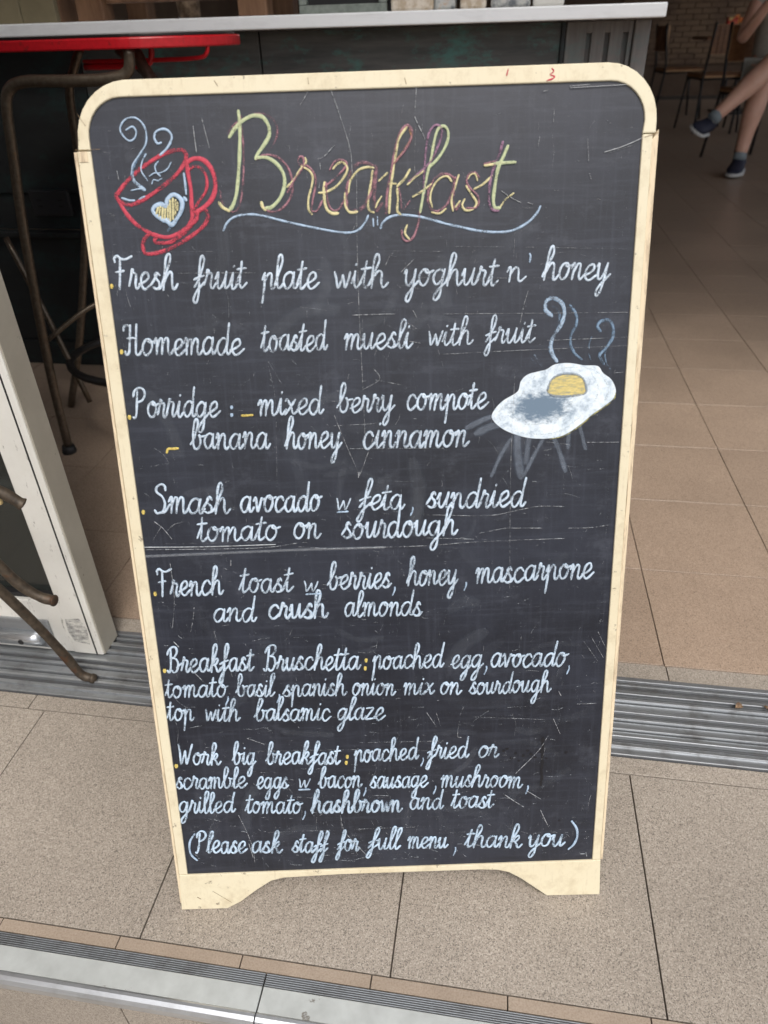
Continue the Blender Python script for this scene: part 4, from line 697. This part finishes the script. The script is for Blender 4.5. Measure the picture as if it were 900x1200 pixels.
def flatpoly(name, fl, y, mt, par, n=5):
    pts = smoothpts([Vector((fl[i] * 1e-4, fl[i + 1] * 1e-4)) for i in range(0, len(fl), 2)], n, True)
    b = bmesh.new(); vs = [b.verts.new((p.x, y, p.y)) for p in pts]; f = b.faces.new(vs); r_ = bmesh.ops.extrude_face_region(b, geom=[f])
    bmesh.ops.translate(b, verts=[e for e in r_['geom'] if isinstance(e, bmesh.types.BMVert)], vec=(0, -.0002, 0))
    bmesh.ops.recalc_face_normals(b, faces=b.faces[:]); bmesh.ops.triangulate(b, faces=[f for f in b.faces if len(f.verts) > 4])
    return obj(name, b, mt, par)
m = GREY_NODE
gx, gz = EGG_GREY[0] * 1e-4, EGG_GREY[1] * 1e-4
v = m.local(); sx = m.n('ShaderNodeSeparateXYZ'); m.L(v, sx.inputs[0])
dx = m.math('MULTIPLY', m.math('SUBTRACT', sx.outputs[0], gx + .004), 30.); dz = m.math('MULTIPLY', m.math('SUBTRACT', sx.outputs[2], gz), 58.)
dist = m.math('SQRT', m.math('ADD', m.math('POWER', dx, 2.), m.math('POWER', dz, 2.)))
nz = m.noise(m.local((1, 1, 2)), 90, 7, .8); dd = m.math('ADD', dist, m.math('MULTIPLY', m.math('SUBTRACT', nz, .5), 2.2))
base = m.ramp(m.noise(m.local((1, 1, 1)), 75, 7, .78), [(.36, (.34, .42, .50)), (.48, (.62, .70, .77)), (.62, (.80, .86, .90))])
m.col(m.mix(m.ramp(dd, [(.55, 1.), (1.0, 0.)]), base, (.15, .21, .28)))
flatpoly('egg_white', EGG_OUTLINE, -.0008, EGGM, panel)
ym = M('yolk_chalk', .7); nn = ym.noise(ym.local((1, 1, 3)), 160, 6, .75)
ym.col(ym.ramp(nn, [(.36, (.30, .31, .24)), (.5, (.55, .45, .17)), (.62, (.70, .58, .24))])); flatpoly('egg_yolk', YOLK_OUTLINE, -.0012, ym.m, panel)
ring_pts = [Vector((YOLK_OUTLINE[i] * 1e-4, YOLK_OUTLINE[i + 1] * 1e-4)) for i in range(0, len(YOLK_OUTLINE), 2)]; ring_pts.append(ring_pts[0])
stroke_obj('yolk_outline', [(smoothpts(ring_pts, 6), .0024, (.27, .32, .38), .8, .0014)], panel, 901)
# wiped haze: broad soft chalk smears left by the cloth
hz = []; rs = random.Random(11)
for k in range(60):
    u_, v_ = rs.uniform(.03, .44), rs.uniform(.08, .84); a = R(rs.gauss(0, 25) if rs.random() < .6 else rs.uniform(40, 120)); L_ = rs.uniform(.02, .07)
    d = Vector((math.cos(a), math.sin(a))) * L_; p0 = Vector((u_, v_)); p1 = p0 + d; p1.x = min(p1.x, .485); p1.y = min(max(p1.y, .07), .85)
    hz.append((smoothpts([p0, (p0 + p1) / 2 + Vector((-d.y, d.x)) * rs.uniform(-.2, .2), p1], 5), rs.uniform(.006, .020), (.30, .33, .38), rs.uniform(.02, .07), .0001 + k * .000001))
stroke_obj('wiped_haze', hz, panel, 820, 'stuff', SMEAR)
stroke_obj('scratched_smear', [([Vector((.012, .4575)), Vector((.08, .458)), Vector((.16, .459)), Vector((.26, .4585))], .004, (.36, .38, .42), .35, .0002)], panel, 821, None, SMEAR)
# brackets
for k, fl in enumerate([]): pass
# black stains of removed writing, flat on the board
sm = M('wiped_wet_stain', .3); sm.col((.009, .009, .012)); sb_ = bmesh.new()
def stain(u, v_, ru, rv, seed):
    rs = random.Random(seed); vs = []
    for k in range(14): a = 2 * math.pi * k / 14; q = rs.uniform(.7, 1.15); vs.append(sb_.verts.new((u + ru * q * math.cos(a), -.00025 - seed * 4e-6, v_ + rv * q * math.sin(a))))
    sb_.faces.new(vs[::-1])
for k, (a, b_) in enumerate(STAINS): stain(a * 1e-4, b_ * 1e-4, .0016 + .001 * rnd.random(), .0014 + .0008 * rnd.random(), k)
for k in range(9): stain(STREAK[0] * 1e-4 + .0004 * math.sin(k * 2), STREAK[1] * 1e-4 - k * .0072, .0019, .0052, 20 + k)
obj('dark_stain', sb_, sm.m, panel)['kind'] = 'stuff'
# red pen mark and groove line on the frame
bm = bmesh.new(); lay = bm.loops.layers.float_color.new('chalk')
for k, s in enumerate(REDMARK): ribbon(bm, lay, smoothpts([Vector((s[i] * 1e-4, s[i + 1] * 1e-4)) for i in range(0, len(s), 2)], 4), .0012, (.62, .03, .08), .9, 40 + k, lift=.0025, arch=.0002)
obj('red_pen_mark', bm, CHALK, fr)
bm = bmesh.new(); lay = bm.loops.layers.float_color.new('chalk')
for k, s in enumerate(FRAMECRACK): ribbon(bm, lay, [Vector((s[i] * 1e-4, s[i + 1] * 1e-4)) for i in range(0, len(s) - 1, 2)], s[-1] * 1e-5, (.30, .20, .11), .8, 60 + k, lift=.0025, arch=.0001)
obj('cracks', bm, CHALK, fr)
# dark end cap notch on the upper left
bm = bmesh.new(); box(bm, (.0060, -.0030, .8265), (.0135, -.0023, .8350), .0003, 1); leaf_part('joint_patch', bm, CREAM_EDGE)

# ================================================================ INSIDE: chairs, table, seated person
def chair_proto():
    t = thing('cafe_chair', 'dark steel cafe chair', 'chair', (0, 0, 0))
    for sx in (-1, 1):
        bm = bmesh.new(); tube(bm, [(sx * .19, -.20, .46), (sx * .215, -.255, .0)], .011, 8); obj('leg', bm, BLACKMETAL, t)
        bm = bmesh.new(); tube(bm, [(sx * .205, .255, 0), (sx * .185, .19, .44), (sx * .18, .215, .66), (sx * .175, .245, .88)], .011, 8, 3); obj('leg', bm, BLACKMETAL, t)
    bm = bmesh.new(); box(bm, (-.20, -.22, .470), (.20, .19, .482), .004); obj('seat', bm, WOOD_CHAIR, t)
    bm = bmesh.new(); box(bm, (-.195, -.215, .452), (.195, .185, .4685), .003); obj('seat_edge', bm, WOOD_TAN, t)
    bm = bmesh.new()
    N = 8
    for k in range(N):
        x0 = -.175 + .35 * k / N; x1 = x0 + .35 / N; c0 = .03 * (1 - (2 * k / N - 1) ** 2); 
        box(bm, (x0, .205 + c0, .64), (x1 - .0002, .222 + c0, .86))
    obj('backrest', bm, WOOD_CHAIR, t)
    bm = bmesh.new()
    for z in (.638, .8605): box(bm, (-.176, .204, z - .002), (.176, .25, z + .0015))
    for x in (-.1785, .176): box(bm, (x, .204, .64), (x + .003, .223, .86))
    obj('backrest_edge', bm, WOOD_TAN, t)
    bm = bmesh.new(); tube(bm, [(-.19, -.19, .44), (.19, -.19, .44)], .008, 6); tube(bm, [(-.19, .18, .44), (.19, .18, .44)], .008, 6); tube(bm, [(-.185, .19, .44), (-.19, -.19, .44)], .008, 6); tube(bm, [(.185, .19, .44), (.19, -.19, .44)], .008, 6); obj('seat_frame', bm, BLACKMETAL, t)
    return t
cp = chair_proto()
CH = [(1.62 + .17, 6.33, 15, 'dark cafe chair under the seated person in shorts'),
      (1.80, 9.5, 97, 'side-on cafe chair with lit tan seat edge just right of the counter end'),
      (1.93, 8.3, 188, 'cafe chair with its brown back towards us below the orange flowers'),
      (2.32, 8.2, 172, 'cafe chair mostly hidden behind the crossed legs of the seated person'),
      (1.22, 11.0, 60, 'farthest dim cafe chair beside the counter end, against the back wall')]
for i, (x, y, a, lab) in enumerate(CH):
    o = cp if i == 0 else copy_tree(cp)
    o.location = (x, y, 0); o.rotation_euler = (0, 0, R(a)); o['label'] = lab; o['group'] = 'cafe chairs inside the shop'
tb = thing('cafe_table', 'dark cafe table carrying orange flowers behind the chairs', 'table', (2.62, 10.0, 0))
bm = bmesh.new(); box(bm, (-.55, -.4, .72), (.55, .4, .75), .005); obj('tabletop', bm, WOOD_CHAIR, tb)
bm = bmesh.new(); tube(bm, [(0, 0, .02), (0, 0, .72)], .035, 12); obj('pedestal', bm, BLACKMETAL, tb)
bm = bmesh.new(); box(bm, (-.25, -.25, 0), (.25, .25, .02), .004); obj('base', bm, BLACKMETAL, tb)
# bowl of orange blooms
m = M('orange_petals', .6); oi = m.noise(m.world(), 18, 3); m.col(m.ramp(oi, [(.4, (.75, .16, .04)), (.6, (.9, .40, .12))])); ORG = m.m
m = M('yellow_red_pack', .5); m.col(m.ramp(m.noise(m.world(), 22, 3), [(.45, (.75, .55, .2)), (.52, (.6, .04, .02))])); YR = m.m
fb = thing('flower_arrangement', 'low arrangement of orange flowers on the dark cafe table', 'flowers', (2.45, 9.72, .75))
bm = bmesh.new(); lathe(bm, [(.08, 0), (.12, .02), (.13, .05), (.12, .055)], seg=16); obj('bowl', bm, RUBBER, fb)
for k in range(9):
    bm = bmesh.new(); cx, cy, cz = -.18 + .045 * k + rnd.uniform(-.01, .01), rnd.uniform(-.04, .04), .10 + rnd.uniform(-.03, .05)
    for q in range(7):
        a = 2 * math.pi * q / 7; tip = Vector((cx + .055 * math.cos(a), cy + .03 * math.sin(a), cz + .04 * math.sin(a * 1.7))); c0 = Vector((cx, cy, cz)); s = Vector((-math.sin(a), math.cos(a) * .4, .5)) * .022
        mid = c0.lerp(tip, .6) + Vector((0, 0, .012))
        vv = [bm.verts.new(p) for p in (c0, mid + s, tip, mid - s)]; bm.faces.new(vv)
    bm2 = obj('bloom', bm, ORG, fb)
bm = bmesh.new(); box(bm, (-.05, -.04, 0), (.05, .04, .17), .01); o = obj('food_carton', bm, YR, None, False, (2.30, 9.66, .751)); tag(o, 'yellow and red carton beside the orange flowers on the cafe table', 'carton')

# ---- person
def skin(name, verts, edges, radii, mt, par, sub=2, root=0):
    me = bpy.data.meshes.new(name); me.from_pydata([tuple(v) for v in verts], edges, []); me.materials.append(mt)
    o = bpy.data.objects.new(name, me); C.objects.link(o); o.parent = par
    md = o.modifiers.new('skin', 'SKIN'); md.use_smooth_shade = True
    if not me.skin_vertices: 
        bm_ = bmesh.new(); bm_.from_mesh(me); bm_.verts.layers.skin.verify(); bm_.to_mesh(me); bm_.free()
    for i, r_ in enumerate(radii):
        sv = me.skin_vertices[0].data[i]; sv.radius = (r_, r_) if not isinstance(r_, tuple) else r_; sv.use_root = (i == root)
    s = o.modifiers.new('sub', 'SUBSURF'); s.levels = sub; s.render_levels = sub
    return o
def mat_skin():
    m = M('skin', .5); v = m.world(); m.col(m.mix(m.ramp(m.noise(v, 9, 4), [(.35, 0.), (.7, 1.)]), (.66, .36, .25), (.80, .48, .36)))
    m.b.inputs['Subsurface Weight'].default_value = .08; m.b.inputs['Subsurface Scale'].default_value = .01; return m.m
SKIN = mat_skin()
m = M('beige_linen', .85); m.col(m.ramp(m.noise(m.world(), 60, 4), [(.3, (.42, .38, .32)), (.7, (.56, .52, .45))])); LINEN = m.m
m = M('grey_shorts', .85); m.col(m.ramp(m.noise(m.world(), 70, 4), [(.3, (.34, .33, .29)), (.7, (.46, .45, .40))])); SHORTS = m.m
m = M('navy_mesh_shoe', .7); m.col(m.ramp(m.noise(m.world(), 220, 3), [(.3, (.007, .008, .022)), (.7, (.018, .021, .048))])); NAVY = m.m
m = M('white_sole', .6); m.col((.62, .62, .60)); SOLE = m.m
m = M('grey_sock', .9); m.col((.24, .28, .30)); SOCK = m.m
m = M('brown_hair', .6); m.col((.05, .03, .02)); HAIR = m.m
PB = Vector((1.80, 6.28, 0))
pe = thing('person', 'person in beige shirt and shorts with bare crossed legs, seated at the right edge', 'person', tuple(PB))
def L3(*p): return Vector(p) - PB
pel = L3(1.82, 6.30, .56); kn1 = L3(1.665, 5.80, .545); an1 = L3(1.590, 5.70, .115); kn2 = L3(1.67, 5.66, .675); an2 = L3(1.315, 5.46, .375)
V = [pel, L3(1.83, 6.33, .74), L3(1.81, 6.30, .95), L3(1.80, 6.25, 1.10), L3(1.78, 6.22, 1.19), L3(1.765, 6.19, 1.29),   # 0-5 spine, neck, head
     L3(1.75, 6.22, .545), L3(1.90, 6.22, .58),                               # 6,7 hips
     kn1, L3(1.628, 5.76, .40), an1,                                           # 8,9,10 standing leg
     kn2, L3(1.53, 5.575, .555), an2,                                           # 11,12,13 crossed leg
     L3(1.64, 6.24, 1.04), L3(1.53, 6.08, .77), L3(1.59, 6.00, .90), L3(1.665, 5.96, 1.04),  # 14.. right arm, elbow, mid forearm, wrist
     L3(1.96, 6.20, 1.04), L3(2.03, 6.02, .82), L3(1.90, 5.90, .73), L3(1.80, 5.84, .70),
     L3(1.70, 5.99, 1.12), L3(1.77, 5.83, .69),
     L3(1.648, 5.785, .475), L3(1.603, 5.725, .23), kn2.lerp(an2, .17), kn2.lerp(an2, .70)]
E_ = [(0, 1), (1, 2), (2, 3), (3, 4), (4, 5), (0, 6), (0, 7), (6, 8), (8, 24), (24, 9), (9, 25), (25, 10), (7, 11), (11, 26), (26, 12), (12, 27), (27, 13), (3, 14), (14, 15), (15, 16), (16, 17), (3, 18), (18, 19), (19, 20), (20, 21), (17, 22), (21, 23)]
Rr = [.13, .125, .14, .09, .055, .075, .095, .095, .076, .075, .042, .078, .073, .042, .055, .040, .038, .025, .055, .042, .038, .025, .030, .030, .064, .050, .066, .050]
body = skin('body', V, E_, Rr, SKIN, pe)
def hand(w_, d, side):
    """palm and five curled fingers"""
    w_ = Vector(w_); d = Vector(d).normalized(); s = d.cross(Vector((0, 0, 1))).normalized() * side; u_ = s.cross(d).normalized()
    for k, (off, ln) in enumerate(((.028, .068), (.010, .075), (-.009, .070), (-.026, .056))):
        b0 = w_ + d * .055 + s * off; skin('finger', [w_ + d * .02 + s * off * .6, b0, b0 + d * ln * .5 + u_ * .01, b0 + d * ln * .8 + u_ * .03], [(0, 1), (1, 2), (2, 3)], [.010, .0095, .0085, .0075], SKIN, pe, 1)
    skin('thumb', [w_ + s * .02, w_ + d * .03 + s * .045, w_ + d * .06 + s * .052 + u_ * .012], [(0, 1), (1, 2)], [.012, .011, .009], SKIN, pe, 1)
hand(V[22], V[22] - V[17] + Vector((0, 0, .01)), 1); hand(V[23], V[23] - V[21], -1)
# head with face, hair
b = bmesh.new(); bmesh.ops.create_uvsphere(b, u_segments=24, v_segments=16, radius=1)
for v_ in b.verts:
    x, y, z = v_.co; jaw = 1 - .25 * max(0, -z) ** 1.3
    v_.co = Vector((x * .076 * jaw, y * .095 * jaw - (.012 if y < 0 and z < 0 else 0), z * .118))
for f in b.faces: f.smooth = True
hd = obj('head', b, SKIN, pe, True, tuple(L3(1.76, 6.17, 1.36))); hd.rotation_euler = (0, 0, R(-25))
b = bmesh.new(); tube(b, [(0, -.088, .02), (0, -.108, -.018), (0, -.098, -.03)], [.008, .013, .012], 8, 3); obj('nose', b, SKIN, hd)
for sx in (-1, 1):
    b = bmesh.new(); bmesh.ops.create_uvsphere(b, u_segments=10, v_segments=8, radius=.011); obj('eye', b, SOLE, hd, True, (sx * .03, -.082, .012))
    b = bmesh.new(); tube(b, [(sx * .074, .0, .02), (sx * .083, .01, .012), (sx * .083, .012, -.012), (sx * .074, .004, -.028)], .007, 8, 3); obj('ear', b, SKIN, hd)
m = M('lips', .5); m.col((.40, .12, .10)); b = bmesh.new(); tube(b, [(-.024, -.088, -.052), (0, -.097, -.050), (.024, -.088, -.052)], .005, 8, 3); obj('mouth', b, m.m, hd)
b = bmesh.new(); bmesh.ops.create_uvsphere(b, u_segments=24, v_segments=14, radius=1)
for v_ in b.verts: x, y, z = v_.co; v_.co = Vector((x * .083, y * .102 + .008, z * .124 + .008))
bmesh.ops.delete(b, geom=[v_ for v_ in b.verts if (v_.co.z < .045 and v_.co.y < .02) or v_.co.z < -.05], context='VERTS'); obj('hair', b, HAIR, hd, True)
# clothes
skin('shirt', [L3(1.82, 6.30, .58), V[1], V[2], V[3], V[14], V[14].lerp(V[15], .35), V[18], V[18].lerp(V[19], .4)], [(0, 1), (1, 2), (2, 3), (3, 4), (4, 5), (3, 6), (6, 7)], [.155, .145, .16, .10, .075, .066, .075, .066], LINEN, pe)
skin('shorts', [V[6] + Vector((-.01, .08, .01)), V[6].lerp(V[8], .35), V[6].lerp(V[8], .72), V[7] + Vector((.02, .10, .0)), V[7].lerp(V[11], .35), V[7].lerp(V[11], .70)], [(0, 1), (1, 2), (0, 3), (3, 4), (4, 5)], [.12, .105, .100, .12, .108, .102], SHORTS, pe)
for a, k in ((10, 9), (13, 12)):
    d = (V[a] - V[k]).normalized(); skin('sock', [V[a] - d * .035, V[a] - d * .005, V[a] + d * .035], [(0, 1), (1, 2)], [.043, .048, .052], SOCK, pe, 1)
def shoe(p, toe, up):
    """shoe built around the ankle point p; toe and up are directions"""
    toe = Vector(toe).normalized(); up = Vector(up); up = (up - toe * up.dot(toe)).normalized(); s = toe.cross(up)
    prof = [(a_ * 1.12, b_ * 1.15, c_ * 1.12) for a_, b_, c_ in [(-.085, .030, .060), (-.07, .040, .098), (-.03, .043, .100), (.02, .044, .082), (.07, .050, .062), (.12, .051, .050), (.16, .042, .040), (.185, .022, .028)]]
    o_ = p - up * .105
    def shell(name, z0, zf, wk, mt, par):
        b = bmesh.new(); rings = []
        for t_, w_, h_ in prof:
            rr_ = []
            z1 = zf(h_)
            for k in range(14):
                a = 2 * math.pi * k / 14; x = math.cos(a); y = math.sin(a)
                x = math.copysign(abs(x) ** .75, x); y = math.copysign(abs(y) ** .8, y)
                nar = 1 - (.3 * max(0, y) if name == 'shoe' else 0)
                rr_.append(b.verts.new(o_ + toe * t_ + s * (x * w_ * wk * nar) + up * ((z0 + z1) / 2 + y * (z1 - z0) / 2)))
            rings.append(rr_)
        for A, B in zip(rings, rings[1:]):
            for k in range(14): b.faces.new((A[k], A[(k + 1) % 14], B[(k + 1) % 14], B[k])).smooth = True
        b.faces.new(rings[0][::-1]); b.faces.new(rings[-1]); bmesh.ops.recalc_face_normals(b, faces=b.faces[:])
        return obj(name, b, mt, par, True)
    sh = shell('shoe', .020, lambda h: h, .92, NAVY, pe); shell('sole', 0, lambda h: .026, 1.04, SOLE, sh)
    b = bmesh.new()
    for t_ in (.015, .04, .065):
        c0 = o_ + toe * t_ + up * (.098 - t_ * .55); tube(b, [c0 - s * .022, c0 + up * .004, c0 + s * .022], .003, 6)
    obj('laces', b, SOLE, sh)
shoe(V[10] + Vector((0, 0, -.0)), (-.35, -.92, 0), (0, 0, 1))
dl = (V[13] - V[12]).normalized(); tw = Vector((-.42, -.90, .10))
shoe(V[13] + dl * .01, tw, -dl)
